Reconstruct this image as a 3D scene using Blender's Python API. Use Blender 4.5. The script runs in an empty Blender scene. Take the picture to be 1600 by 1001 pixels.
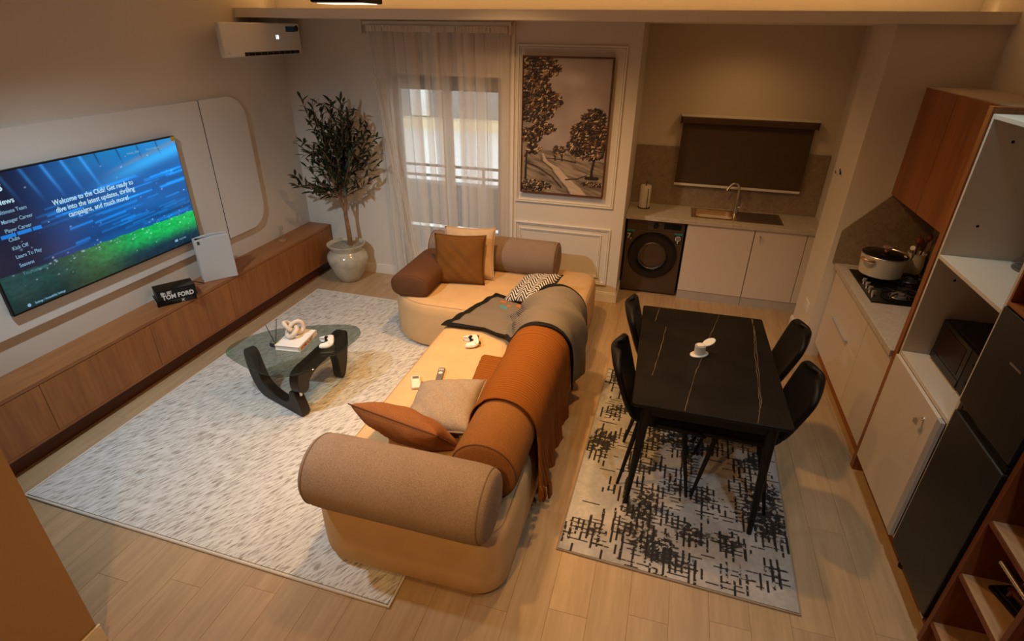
import bpy, bmesh, math, random
import numpy as np
from mathutils import Vector, Matrix, Euler
S = bpy.context.scene
COL = S.collection
PI = math.pi
rnd = random.Random(7)

# ------------------------------------------------------------------ camera
cam = bpy.data.cameras.new('camera'); co = bpy.data.objects.new('camera', cam); COL.objects.link(co)
F_PX, YAW, PITCH, ROLL = 862.82, -0.269368, 0.485642, 0.013886
cam.sensor_width = 36.0; cam.lens = F_PX / 1600 * 36; cam.clip_start = 0.02
def cam_rows():
    c, s = math.cos, math.sin
    Rz = np.array([[c(YAW), -s(YAW), 0], [s(YAW), c(YAW), 0], [0, 0, 1]])
    Bm = np.array([[1, 0, 0], [0, 0, -1], [0, 1, 0]], float)
    Rx = np.array([[1, 0, 0], [0, c(PITCH), -s(PITCH)], [0, s(PITCH), c(PITCH)]])
    Rr = np.array([[c(ROLL), -s(ROLL), 0], [s(ROLL), c(ROLL), 0], [0, 0, 1]])
    return Rr @ Rx @ Bm @ Rz
_R = cam_rows()
M = Matrix(((_R[0][0], -_R[1][0], -_R[2][0], 0), (_R[0][1], -_R[1][1], -_R[2][1], 0),
            (_R[0][2], -_R[1][2], -_R[2][2], 2.45), (0, 0, 0, 1)))
co.matrix_world = M
S.camera = co

# ------------------------------------------------------------------ world, exposure, lamps
w = bpy.data.worlds.new('daylight'); S.world = w; w.use_nodes = True
bg = w.node_tree.nodes['Background']; bg.inputs[0].default_value = (0.93, 0.97, 1.0, 1); bg.inputs[1].default_value = 2.2
S.view_settings.view_transform = 'Standard'; S.view_settings.look = 'None'
S.view_settings.exposure = 0.0; S.view_settings.gamma = 1.0; S.view_settings.use_curve_mapping = False
WARM = (1.0, 0.54, 0.19); COOL = (0.78, 0.93, 1.0); AMBER = (1.0, 0.50, 0.14)
def spot(name, loc, target, power, color, angle=120, blend=0.6, radius=0.05):
    l = bpy.data.lights.new(name, 'SPOT'); l.energy = power; l.color = color
    l.spot_size = math.radians(angle); l.spot_blend = blend; l.shadow_soft_size = radius
    o = bpy.data.objects.new(name, l); COL.objects.link(o); o.location = loc
    d = Vector(target) - Vector(loc); o.rotation_euler = d.to_track_quat('-Z', 'Y').to_euler(); return o
def area(name, loc, target, power, color, sx, sy):
    l = bpy.data.lights.new(name, 'AREA'); l.shape = 'RECTANGLE'; l.size = sx; l.size_y = sy; l.energy = power; l.color = color
    o = bpy.data.objects.new(name, l); COL.objects.link(o); o.location = loc
    d = Vector(target) - Vector(loc); o.rotation_euler = d.to_track_quat('-Z', 'Y').to_euler(); return o
spot('downlight_sofa', (-1.1, 2.55, 2.90), (-1.15, 2.85, 0.4), 215, WARM, 76, 1.0, 0.05)
spot('downlight_corner', (-1.3, 3.7, 2.90), (-1.3, 4.15, 0.4), 115, WARM, 125, 1.0, 0.05)
spot('downlight_front', (-0.85, -0.35, 2.90), (-0.85, 1.1, 0.1), 125, WARM, 92, 0.9, 0.06)
spot('cool_lamp_front', (1.05, 1.15, 2.90), (0.72, 1.95, 0.0), 60, COOL, 64, 0.9, 0.05)
spot('downlight_box', (-0.585, 1.0, 2.465), (-0.55, 1.1, 0.0), 28, WARM, 125, 0.9, 0.03)
spot('downlight_dining', (-0.1, 3.3, 2.90), (0.05, 3.5, 0.0), 88, WARM, 130, 0.9, 0.06)
spot('alcove_fill', (0.55, 5.30, 2.49), (0.55, 5.5, 0.6), 13, WARM, 150, 0.9, 0.12)  # added fill with no visible fitting, evens the light on the alcove walls
spot('cool_lamp_living', (-2.75, 1.5, 2.88), (-2.4, 3.2, 0.0), 200, COOL, 104, 0.9, 0.05)
spot('cool_lamp_dining', (0.98, 3.12, 2.90), (1.0, 2.75, 0.0), 26, (0.72, 0.96, 0.97), 112, 0.9, 0.06)
area('cove_strip', (-0.95, 4.80, 2.60), (-0.95, 4.80, 2.9), 10.5, (1.0, 0.50, 0.155), 5.3, 0.05)

# ------------------------------------------------------------------ materials
def lin(r, g, b):
    f = lambda c: c / 12.92 if c <= 0.04045 else ((c + 0.055) / 1.055) ** 2.4
    return (f(r / 255), f(g / 255), f(b / 255))
class NT:
    def __init__(s, name):
        s.m = bpy.data.materials.new(name); s.m.use_nodes = True; s.t = s.m.node_tree; s.N = s.t.nodes; s.L = s.t.links
        s.b = s.N['Principled BSDF']; s.out = s.N['Material Output']
    def n(s, typ, **kw):
        x = s.N.new(typ)
        for k, v in kw.items():
            if k.startswith('i_'):
                x.inputs[k[2:].replace('_', ' ')].default_value = v
            else: setattr(x, k, v)
        return x
    def l(s, a, b): s.L.new(a, b)
    def coord(s, kind='Object', scale=(1, 1, 1), rot=(0, 0, 0), rand=False):
        tc = s.n('ShaderNodeTexCoord'); mp = s.n('ShaderNodeMapping')
        mp.inputs['Scale'].default_value = scale; mp.inputs['Rotation'].default_value = rot
        src = tc.outputs[kind]
        if kind == 'World':
            src = s.n('ShaderNodeNewGeometry').outputs['Position']
        if any(rot):
            mr = s.n('ShaderNodeMapping'); mr.inputs['Rotation'].default_value = rot; mp.inputs['Rotation'].default_value = (0, 0, 0); s.l(src, mr.inputs['Vector']); src = mr.outputs[0]
        s.l(src, mp.inputs['Vector'])
        if rand:
            oi = s.n('ShaderNodeObjectInfo'); mu = s.n('ShaderNodeVectorMath', operation='SCALE'); mu.inputs['Scale'].default_value = 37.0
            cx = s.n('ShaderNodeCombineXYZ'); s.l(oi.outputs['Random'], cx.inputs[0]); s.l(oi.outputs['Random'], cx.inputs[1]); s.l(oi.outputs['Random'], cx.inputs[2])
            s.l(cx.outputs[0], mu.inputs[0]); s.l(mu.outputs[0], mp.inputs['Location'])
        return mp.outputs[0]
    def noise(s, vec, scale, detail=4, rough=0.55, dist=0.0):
        x = s.n('ShaderNodeTexNoise'); x.inputs['Scale'].default_value = scale; x.inputs['Detail'].default_value = detail
        x.inputs['Roughness'].default_value = rough; x.inputs['Distortion'].default_value = dist; s.l(vec, x.inputs['Vector']); return x.outputs[0]
    def ramp(s, fac, stops):
        r = s.n('ShaderNodeValToRGB'); e = r.color_ramp.elements
        while len(e) < len(stops): e.new(0.5)
        for el, (p, c) in zip(e, stops): el.position = p; el.color = (*c, 1)
        s.l(fac, r.inputs[0]); return r.outputs[0]
    def mix(s, fac, a, b, mode='MIX'):
        x = s.n('ShaderNodeMix', data_type='RGBA', blend_type=mode)
        for v, i in ((fac, 0), (a, 6), (b, 7)):
            if isinstance(v, (int, float)): x.inputs[i].default_value = v
            elif isinstance(v, tuple): x.inputs[i].default_value = (*v, 1)
            else: s.l(v, x.inputs[i])
        return x.outputs[2]
    def math(s, op, a, b=0.0):
        x = s.n('ShaderNodeMath', operation=op)
        for v, i in ((a, 0), (b, 1)):
            if isinstance(v, (int, float)): x.inputs[i].default_value = v
            else: s.l(v, x.inputs[i])
        return x.outputs[0]
    def bump(s, h, strength=0.3, dist=0.002):
        x = s.n('ShaderNodeBump'); x.inputs['Strength'].default_value = strength; x.inputs['Distance'].default_value = dist
        s.l(h, x.inputs['Height']); s.l(x.outputs[0], s.b.inputs['Normal'])
    def base(s, c):
        if isinstance(c, tuple): s.b.inputs['Base Color'].default_value = (*c, 1)
        else: s.l(c, s.b.inputs['Base Color'])
    def p(s, **kw):
        for k, v in kw.items(): s.b.inputs[k.replace('_', ' ')].default_value = v
def mk(name, col, rough=0.5, metal=0.0, var=0.06, vs=6.0, bump=0.0, bs=200.0, **kw):
    t = NT(name); v = t.coord('Object')
    n = t.noise(v, vs)
    lo = tuple(c * (1 - var) for c in col); hi = tuple(min(1, c * (1 + var)) for c in col)
    t.base(t.ramp(n, [(0.3, lo), (0.7, hi)])); t.p(Roughness=rough, Metallic=metal, **kw)
    if bump: t.bump(t.noise(v, bs, 2), bump)
    return t.m
def fabric(name, col, var=0.25, bs=420.0, bump=0.5, rough=0.95):
    t = NT(name); v = t.coord('Object')
    f = t.noise(v, bs, 2); g = t.noise(v, 7, 3)
    lo = tuple(c * (1 - var) for c in col); hi = tuple(min(1, c * (1 + var)) for c in col)
    c1 = t.ramp(f, [(0.35, lo), (0.65, hi)])
    t.base(t.mix(0.12, c1, t.ramp(g, [(0.35, tuple(c * 0.6 for c in col)), (0.65, tuple(min(1, c * 1.3) for c in col))])))
    t.p(Roughness=rough); t.b.inputs['Specular IOR Level'].default_value = 0.15
    t.bump(f, bump, 0.001); return t.m
def wood(name, dark, light, axis=1, scale=1.0, rough=0.45, rand=False, kind='Object'):
    t = NT(name); sc = [14.0 * scale] * 3; sc[axis] = 1.1 * scale
    v = t.coord(kind, tuple(sc), rand=rand)
    n1 = t.noise(v, 1.0, 6, 0.6, 0.6); n2 = t.noise(v, 6.0, 3, 0.6)
    c = t.ramp(n1, [(0.25, dark), (0.5, tuple((a + b) / 2 for a, b in zip(dark, light))), (0.75, light)])
    c = t.mix(0.25, c, t.ramp(n2, [(0.4, dark), (0.6, light)]))
    if rand:
        oi = t.n('ShaderNodeObjectInfo'); c = t.mix(0.5, c, t.mix(1.0, c, t.ramp(oi.outputs['Random'], [(0, (0.90, 0.91, 0.92)), (1, (1.06, 1.04, 1.02))]), 'MULTIPLY'))
    t.base(c); t.p(Roughness=rough); t.bump(n2, 0.08, 0.001); return t.m
def emis(name, col, strength):
    t = NT(name); t.base((0, 0, 0)); t.b.inputs['Emission Color'].default_value = (*col, 1); t.p(Emission_Strength=strength); return t.m
def painted(name, rough=0.6, emit=0.0, bump=0.0):
    t = NT(name); a = t.n('ShaderNodeVertexColor'); a.layer_name = 'Col'
    if emit:
        t.base((0.01, 0.01, 0.012)); t.l(a.outputs[0], t.b.inputs['Emission Color']); t.p(Emission_Strength=emit, Roughness=0.15)
    else:
        t.base(a.outputs[0]); t.p(Roughness=rough, Specular_IOR_Level=0.5 if rough < 0.9 else 0.04)
        if bump: t.bump(t.noise(t.coord('Object'), 350, 3), bump, 0.003)
    return t.m
def glass(name, col=(1, 1, 1), alpha=0.25, rough=0.02, trans=True):
    t = NT(name); tr = t.n('ShaderNodeBsdfTransparent'); tr.inputs[0].default_value = (*col, 1)
    gl = t.n('ShaderNodeBsdfGlossy'); gl.inputs['Roughness'].default_value = rough
    fr = t.n('ShaderNodeFresnel'); ge = t.n('ShaderNodeNewGeometry'); t.l(t.math('SUBTRACT', 1.5, t.math('MULTIPLY', ge.outputs['Backfacing'], 0.8333)), fr.inputs[0])
    mx = t.n('ShaderNodeMixShader'); t.l(fr.outputs[0], mx.inputs[0]); t.l(tr.outputs[0], mx.inputs[1]); t.l(gl.outputs[0], mx.inputs[2])
    t.l(mx.outputs[0], t.out.inputs[0]); return t.m

MT = {}
MT['wall'] = mk('wall_paint', (0.72, 0.66, 0.58), 0.75, var=0.02, vs=1.5, bump=0.05, bs=90)
MT['wall_alcove'] = mk('alcove_paint', (0.70, 0.62, 0.49), 0.75, var=0.02, vs=1.5)
MT['ceil'] = mk('ceiling_paint', (0.78, 0.73, 0.66), 0.85, var=0.015, vs=1.5)
MT['part'] = mk('partition_paint', (0.42, 0.27, 0.145), 0.7, var=0.02, vs=1.2)
MT['trim'] = mk('white_trim_paint', (0.80, 0.75, 0.68), 0.5, var=0.02)
MT['board'] = mk('white_wall_board', (0.74, 0.72, 0.69), 0.45, var=0.01)
MT['plank'] = wood('laminate_oak', lin(158, 132, 100), lin(190, 162, 127), 1, 0.6, 0.42, rand=True)
MT['wood'] = wood('walnut_veneer', lin(128, 76, 32), lin(174, 112, 54), 2, 0.6, 0.42)
MT['woodY'] = wood('walnut_veneer_along', lin(128, 78, 40), lin(172, 114, 64), 1, 0.6, 0.4)
MT['woodred'] = wood('red_brown_veneer', lin(112, 60, 22), lin(164, 98, 42), 2, 0.6, 0.38)
MT['woodredY'] = wood('red_brown_veneer_along', lin(118, 62, 22), lin(172, 100, 40), 1, 0.6, 0.38)
MT['shelfred'] = wood('dark_red_brown_veneer', lin(84, 40, 16), lin(126, 68, 30), 2, 0.6, 0.4)
MT['palewood'] = wood('pale_oak_shelf', lin(150, 112, 76), lin(190, 150, 108), 1, 0.7, 0.45)
MT['plinth'] = wood('dark_plinth', lin(70, 34, 18), lin(100, 52, 28), 1, 0.6, 0.5)
MT['cab'] = mk('cabinet_laminate', (0.66, 0.58, 0.51), 0.38, var=0.015)
MT['cabw'] = mk('white_carcass', (0.64, 0.56, 0.47), 0.5, var=0.015)
MT['steel'] = mk('brushed_steel', (0.62, 0.60, 0.57), 0.3, 1.0, var=0.05, vs=40)
MT['brass'] = mk('warm_steel', (0.70, 0.52, 0.30), 0.25, 1.0, var=0.05, vs=20)
MT['alu'] = mk('aluminium_profile', (0.60, 0.62, 0.66), 0.4, 0.6, var=0.02)
MT['black'] = mk('black_plastic', (0.007, 0.0065, 0.0065), 0.4, var=0.1, Specular_IOR_Level=0.3)
MT['blackg'] = mk('black_gloss', (0.006, 0.006, 0.0065), 0.14, var=0.05, Specular_IOR_Level=0.35)
MT['leather'] = mk('black_leather', (0.0065, 0.006, 0.0058), 0.5, var=0.15, vs=30, bump=0.15, bs=260, Specular_IOR_Level=0.22)
MT['legblk'] = mk('black_metal', (0.006, 0.0055, 0.005), 0.5, 0.0, var=0.1, Specular_IOR_Level=0.25)
MT['white'] = mk('white_plastic', (0.78, 0.77, 0.75), 0.35, var=0.01)
MT['offwhite'] = mk('cream_plastic', (0.74, 0.68, 0.58), 0.4, var=0.01)
MT['gamew'] = mk('matte_white_plastic', (0.52, 0.50, 0.49), 0.5, var=0.01)
MT['grey'] = mk('grey_plastic', (0.14, 0.12, 0.11), 0.45, var=0.03)
MT['paper'] = mk('paper', (0.78, 0.74, 0.66), 0.9, var=0.03, vs=60)
MT['sofa'] = fabric('tan_sofa_fabric', (0.61, 0.41, 0.215), 0.06, 500, 0.25)
MT['roll'] = fabric('taupe_bolster_fabric', (0.36, 0.265, 0.20), 0.24, 240, 0.6)
MT['terra'] = fabric('terracotta_fabric', (0.25, 0.105, 0.030), 0.22, 240, 0.5)
MT['armb'] = fabric('brown_arm_fabric', (0.125, 0.055, 0.026), 0.15, 420, 0.4)
MT['greyroll'] = fabric('grey_brown_bolster', (0.27, 0.195, 0.15), 0.2, 420, 0.4)
MT['cushb'] = fabric('brown_cushion', (0.18, 0.076, 0.018), 0.14, 420, 0.4)
MT['cushbei'] = fabric('beige_cushion', (0.62, 0.44, 0.28), 0.1, 420, 0.4)
MT['cushgrey'] = fabric('oatmeal_cushion', (0.32, 0.25, 0.185), 0.26, 240, 0.6)
MT['cushter'] = fabric('rust_cushion', (0.29, 0.115, 0.042), 0.22, 240, 0.6)
MT['piping'] = mk('dark_seam', (0.12, 0.045, 0.018), 0.9); MT['seamtaupe'] = mk('taupe_seam', (0.24, 0.165, 0.115), 0.9)
MT['seamtan'] = mk('tan_seam', (0.42, 0.28, 0.15), 0.9)
def knit(name, a, b, axis, sc):
    t = NT(name); v = t.coord('Object')
    wv = t.n('ShaderNodeTexWave'); wv.bands_direction = axis; wv.inputs['Scale'].default_value = sc; wv.inputs['Distortion'].default_value = 0.6
    wv.inputs['Detail'].default_value = 2; t.l(v, wv.inputs[0])
    f = t.noise(v, 300, 2)
    t.base(t.mix(0.3, t.ramp(wv.outputs[1], [(0.2, a), (0.8, b)]), t.ramp(f, [(0.3, a), (0.7, b)])))
    t.p(Roughness=1.0); t.b.inputs['Specular IOR Level'].default_value = 0.1; t.bump(wv.outputs[1], 0.8, 0.004); return t.m
MT['throw'] = knit('rust_knit', (0.19, 0.060, 0.010), (0.29, 0.098, 0.018), 'Y', 16)
MT['blanket'] = knit('grey_knit', (0.155, 0.125, 0.10), (0.27, 0.225, 0.18), 'DIAGONAL', 36)
MT['blkwool'] = fabric('black_wool', (0.012, 0.011, 0.010), 0.3)
MT['leaf'] = mk('olive_leaf', (0.020, 0.034, 0.014), 0.45, var=0.4, vs=15)
MT['bark'] = mk('bark', (0.26, 0.13, 0.06), 0.85, var=0.3, vs=20, bump=0.5, bs=60)
MT['soil'] = mk('moss_soil', (0.30, 0.27, 0.21), 0.95, var=0.4, vs=40, bump=0.6, bs=60)
MT['pot'] = mk('glazed_pot', (0.52, 0.47, 0.37), 0.16, var=0.18, vs=9)
MT['knot'] = mk('plaster_knot', (0.72, 0.62, 0.52), 0.8, var=0.04, vs=30, bump=0.2, bs=120)
MT['glass'] = glass('clear_glass', (0.94, 0.96, 0.95))
MT['smoke'] = glass('smoked_glass', (0.64, 0.70, 0.675), rough=0.06)
MT['window'] = glass('window_glass', (0.95, 0.97, 0.97))
MT['led'] = emis('led_strip_glow', (1.0, 0.62, 0.25), 4)
MT['ledw'] = emis('lamp_glow', (1.0, 0.86, 0.68), 1.3)
MT['dig'] = emis('display_digits', (0.75, 0.9, 1.0), 1.6)
MT['ink'] = mk('white_print', (0.75, 0.72, 0.68), 0.6, var=0.01)
MT['redprint'] = mk('red_print', (0.42, 0.10, 0.05), 0.6, var=0.01)
MT['darkprint'] = mk('dark_print', (0.02, 0.02, 0.022), 0.6, var=0.01)
MT['wash'] = mk('bronze_steel', (0.115, 0.085, 0.062), 0.35, 0.7, var=0.04, vs=3)
MT['fridge'] = mk('dark_inox', (0.060, 0.055, 0.050), 0.36, 0.75, var=0.05, vs=2)
MT['blindm'] = fabric('blind_fabric', (0.090, 0.060, 0.038), 0.1, 500, 0.2)
MT['cassette'] = mk('blind_cassette', (0.10, 0.06, 0.035), 0.18, 0.3)
MT['teal'] = mk('teal_sticker', (0.02, 0.22, 0.20), 0.4)
MT['bluest'] = mk('blue_sticker', (0.01, 0.10, 0.26), 0.4)
MT['yellow'] = mk('yellow_sticker', (0.65, 0.42, 0.02), 0.4)
MT['orange'] = fabric('orange_motif', (0.42, 0.15, 0.05)); MT['bluem'] = fabric('blue_motif', (0.09, 0.24, 0.27))
MT['copper'] = mk('copper_handle', (0.55, 0.30, 0.18), 0.35, 0.4)
MT['potw'] = mk('cream_enamel', (0.66, 0.60, 0.50), 0.3, var=0.02)
MT['figure'] = mk('dark_red_resin', (0.10, 0.018, 0.010), 0.2, var=0.3, vs=20)
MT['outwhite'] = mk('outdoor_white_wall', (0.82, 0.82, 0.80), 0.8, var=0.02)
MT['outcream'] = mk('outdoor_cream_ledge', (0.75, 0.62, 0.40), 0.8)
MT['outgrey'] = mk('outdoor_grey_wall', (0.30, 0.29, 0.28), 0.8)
MT['frame'] = mk('window_frame', (0.10, 0.075, 0.055), 0.5)
MT['framel'] = mk('light_mullion', (0.45, 0.38, 0.33), 0.5)
def stone(name, cols, sc):
    t = NT(name); v = t.coord('Object'); a = t.noise(v, sc, 8, 0.7, 1.2); b = t.noise(v, sc * 6, 4, 0.7)
    t.base(t.mix(0.35, t.ramp(a, [(0.3, cols[0]), (0.5, cols[1]), (0.7, cols[2])]), t.ramp(b, [(0.4, cols[0]), (0.62, cols[2])])))
    t.p(Roughness=0.4); return t.m
MT['splash'] = stone('brown_quartz', [(0.20, 0.145, 0.088), (0.30, 0.22, 0.14), (0.40, 0.31, 0.21)], 14)
MT['worktop'] = stone('pale_granite', [(0.36, 0.31, 0.26), (0.50, 0.44, 0.37), (0.62, 0.56, 0.48)], 22)
def marble():
    t = NT('black_marble'); v = t.coord('Object', (1, 1, 1)); t.base(t.ramp(t.noise(v, 5, 5), [(0.3, (0.006, 0.005, 0.0045)), (0.8, (0.015, 0.0115, 0.009))]))
    t.p(Roughness=0.38, Specular_IOR_Level=0.16); return t.m
MT['ebony'] = mk('dark_stained_wood', (0.020, 0.013, 0.009), 0.45, var=0.15, Specular_IOR_Level=0.35)
MT['marble'] = marble(); MT['vein'] = mk('marble_vein', (0.17, 0.115, 0.08), 0.4)
def sheer():
    t = NT('sheer_curtain'); v = t.coord('UV')
    n = t.noise(t.coord('UV', (17, 0.22, 1)), 1.0, 1.5, 0.55)
    dens = t.ramp(n, [(0.41, (0.36,) * 3), (0.46, (0.66,) * 3), (0.62, (0.84,) * 3)])
    tr = t.n('ShaderNodeBsdfTransparent'); tl = t.n('ShaderNodeBsdfTranslucent'); df = t.n('ShaderNodeBsdfDiffuse')
    tl.inputs[0].default_value = (0.84, 0.77, 0.70, 1); df.inputs[0].default_value = (0.84, 0.76, 0.68, 1)
    m1 = t.n('ShaderNodeMixShader'); m1.inputs[0].default_value = 0.65; t.l(tl.outputs[0], m1.inputs[1]); t.l(df.outputs[0], m1.inputs[2])
    m2 = t.n('ShaderNodeMixShader'); t.l(dens, m2.inputs[0]); t.l(tr.outputs[0], m2.inputs[1]); t.l(m1.outputs[0], m2.inputs[2])
    t.l(m2.outputs[0], t.out.inputs[0]); return t.m
MT['sheer'] = sheer()
def rug_mat():
    t = NT('pale_patterned_rug'); 
    v = t.coord('Object')
    A = math.radians(-62)
    st = t.coord('Object', (14, 95, 1), (0, 0, A))
    n = t.noise(st, 1.0, 3, 0.55, 0.4)
    big = t.noise(v, 1.4, 3)
    base = t.ramp(n, [(0.38, (0.31, 0.275, 0.25)), (0.46, (0.53, 0.52, 0.505)), (0.60, (0.66, 0.66, 0.65))])
    lines = None
    for ang in (-62 + 24, -62 - 24):
        wv = t.n('ShaderNodeTexWave'); wv.bands_direction = 'Y'; wv.inputs['Scale'].default_value = 4.6; wv.inputs['Distortion'].default_value = 1.6; wv.inputs['Detail'].default_value = 2; wv.inputs['Detail Scale'].default_value = 1.5
        t.l(t.coord('Object', (1, 1, 1), (0, 0, math.radians(ang))), wv.inputs[0])
        m = t.ramp(wv.outputs[1], [(0.88, (0, 0, 0)), (0.96, (1, 1, 1))])
        lines = m if lines is None else t.mix(1.0, lines, m, 'LIGHTEN')
    dark = t.ramp(t.noise(t.coord('Object', (9, 30, 1), (0, 0, A)), 1.0, 2), [(0.58, (0, 0, 0)), (0.63, (1, 1, 1))])
    patch = t.ramp(t.noise(t.coord('Object', (0.7, 3.2, 1), (0, 0, A)), 1.3, 2), [(0.50, (0, 0, 0)), (0.62, (1, 1, 1))])
    c = t.mix(t.math('MULTIPLY', t.math('MULTIPLY', dark, patch), 0.7), base, (0.30, 0.25, 0.225))
    c = t.mix(t.math('MULTIPLY', lines, t.math('MULTIPLY', t.ramp(big, [(0.4, (0.15,) * 3), (0.62, (0.85,) * 3)]), 0.75)), c, (0.70, 0.70, 0.68))
    t.base(c); t.p(Roughness=1.0); t.b.inputs['Specular IOR Level'].default_value = 0.05; t.bump(t.noise(v, 260, 2), 0.5, 0.003); return t.m
MT['rug'] = rug_mat(); MT['rugedge'] = fabric('rug_binding', (0.62, 0.58, 0.52), 0.1)
MT['rug2edge'] = fabric('dark_rug_binding', (0.30, 0.25, 0.20), 0.1)
def zig_mat():
    t = NT('zigzag_fabric'); tc = t.n('ShaderNodeTexCoord'); sp = t.n('ShaderNodeSeparateXYZ'); t.l(tc.outputs['Object'], sp.inputs[0])
    tri = t.math('PINGPONG', sp.outputs[0], 0.055)
    s = t.math('ADD', sp.outputs[1], t.math('MULTIPLY', tri, 1.1))
    f = t.math('LESS_THAN', t.math('FRACT', t.math('MULTIPLY', s, 34)), 0.5)
    t.base(t.mix(f, (0.66, 0.60, 0.52), (0.014, 0.012, 0.012))); t.p(Roughness=0.95); return t.m
MT['zig'] = zig_mat()

# ------------------------------------------------------------------ geometry helpers
class B:
    def __init__(s): s.v = []; s.f = []; s.uv = None
    def add(s, vs, fs):
        o = len(s.v); s.v += [tuple(map(float, p)) for p in vs]; s.f += [tuple(i + o for i in f) for f in fs]; return s
    def box(s, x0, x1, y0, y1, z0, z1):
        vs = [(x, y, z) for x in (x0, x1) for y in (y0, y1) for z in (z0, z1)]
        return s.add(vs, [(0, 1, 3, 2), (4, 6, 7, 5), (0, 4, 5, 1), (2, 3, 7, 6), (0, 2, 6, 4), (1, 5, 7, 3)])
    def loft(s, rings, cap0=True, cap1=True, closed=True):
        n = len(rings[0]); vs = [p for r in rings for p in r]; fs = []
        for i in range(len(rings) - 1):
            for j in range(n if closed else n - 1):
                k = (j + 1) % n; fs.append((i * n + j, i * n + k, (i + 1) * n + k, (i + 1) * n + j))
        if cap0: fs.append(tuple(range(n))[::-1])
        if cap1: fs.append(tuple((len(rings) - 1) * n + j for j in range(n)))
        return s.add(vs, fs)
    def tube(s, path, r, n=10, closed=False):
        P = [Vector(p) for p in path]; rs = r if isinstance(r, (list, tuple)) else [r] * len(P); rings = []
        up = None
        for i, p in enumerate(P):
            if closed: t = P[(i + 1) % len(P)] - P[i - 1]
            else: t = P[min(i + 1, len(P) - 1)] - P[max(i - 1, 0)]
            t = t.normalized() if t.length else Vector((0, 0, 1))
            if up is None: up = Vector((0, 0, 1)) if abs(t.z) < 0.9 else Vector((1, 0, 0))
            a = t.cross(up)
            if a.length < 1e-5: up = Vector((0, 1, 0)) if abs(t.y) < 0.9 else Vector((1, 0, 0)); a = t.cross(up)
            a.normalize(); b = a.cross(t); up = b
            rings.append([p + a * (rs[i] * math.cos(2 * PI * k / n)) + b * (rs[i] * math.sin(2 * PI * k / n)) for k in range(n)])
        if closed: rings.append(rings[0]); return s.loft(rings, False, False)
        return s.loft(rings)
    def lathe(s, prof, c=(0, 0, 0), n=28, axis='z'):
        rings = []
        for r, h in prof:
            ring = []
            for k in range(n):
                a = 2 * PI * k / n; x, y = r * math.cos(a), r * math.sin(a)
                p = {'z': (x, y, h), 'x': (h, x, y), 'y': (y, h, x)}[axis]
                ring.append((p[0] + c[0], p[1] + c[1], p[2] + c[2]))
            rings.append(ring)
        return s.loft(rings)
    def prism(s, pts, z0, z1):
        return s.loft([[(x, y, z0) for x, y in pts], [(x, y, z1) for x, y in pts]])
    def grid(s, fn, nu, nv, uv=False):
        vs = [fn(i / (nu - 1), j / (nv - 1)) for j in range(nv) for i in range(nu)]
        fs = [(j * nu + i, j * nu + i + 1, (j + 1) * nu + i + 1, (j + 1) * nu + i) for j in range(nv - 1) for i in range(nu - 1)]
        if uv: s.uv = [(i / (nu - 1), j / (nv - 1)) for j in range(nv) for i in range(nu)]
        return s.add(vs, fs)
def mesh_of(name, b, mat, off=(0, 0, 0), smooth=False):
    me = bpy.data.meshes.new(name)
    me.from_pydata([(v[0] - off[0], v[1] - off[1], v[2] - off[2]) for v in b.v], [], b.f)
    if b.uv:
        ul = me.uv_layers.new(name='UVMap'); idx = np.empty(len(me.loops), int); me.loops.foreach_get('vertex_index', idx)
        ul.data.foreach_set('uv', np.array(b.uv, float)[idx].ravel())
    bm = bmesh.new(); bm.from_mesh(me); bmesh.ops.recalc_face_normals(bm, faces=bm.faces); bm.to_mesh(me); bm.free()
    if mat: me.materials.append(mat)
    if smooth:
        me.polygons.foreach_set('use_smooth', [True] * len(me.polygons))
        try: me.set_sharp_from_angle(angle=math.radians(40))
        except Exception: pass
    me.update(); return me
def obj(name, b, mat, parent=None, smooth=False, bevel=0.0, seg=2, sub=0, solid=0.0, world=True):
    """one mesh object; coordinates are world unless the parent was flagged as local"""
    off = (0, 0, 0)
    if parent is not None:
        off = ORG.get(parent.name, (0, 0, 0))
    o = bpy.data.objects.new(name, mesh_of(name, b, mat, off, smooth)); COL.objects.link(o)
    if parent is not None: o.parent = parent
    if parent is not None: ORG[o.name] = off
    if solid: m = o.modifiers.new('solid', 'SOLIDIFY'); m.thickness = solid; m.offset = 0
    if bevel: m = o.modifiers.new('bevel', 'BEVEL'); m.width = bevel; m.segments = seg; m.limit_method = 'ANGLE'; m.angle_limit = math.radians(40)
    if sub: m = o.modifiers.new('sub', 'SUBSURF'); m.levels = sub; m.render_levels = sub
    return o
ORG = {}
def thing(name, label, cat, loc=(0, 0, 0), group=None, local=False):
    o = bpy.data.objects.new(name, None); COL.objects.link(o); o.location = loc; o.empty_display_size = 0.05
    o['label'] = label; o['category'] = cat
    if group: o['group'] = group
    ORG[o.name] = (0, 0, 0) if local else tuple(loc)
    return o
def single(name, b, mat, label, cat, group=None, **kw):
    """a thing that is one mesh: its origin sits at the middle of its base"""
    a = np.array(b.v); off = ((a[:, 0].min() + a[:, 0].max()) / 2, (a[:, 1].min() + a[:, 1].max()) / 2, a[:, 2].min())
    b.v = [(v[0] - off[0], v[1] - off[1], v[2] - off[2]) for v in b.v]
    o = obj(name, b, mat, None, **kw); o.location = off; o['label'] = label; o['category'] = cat
    if group: o['group'] = group
    ORG[o.name] = off; return o
def struct(name, b, mat, parent=None, **kw):
    o = obj(name, b, mat, parent, **kw)
    if parent is None: o['kind'] = 'structure'; ORG[o.name] = (0, 0, 0)
    return o
def bx(*a): return B().box(*a)
def dup(o, parent=None):
    c = o.copy(); COL.objects.link(c); c.parent = parent
    for ch in list(o.children): dup(ch, c)
    return c
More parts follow.
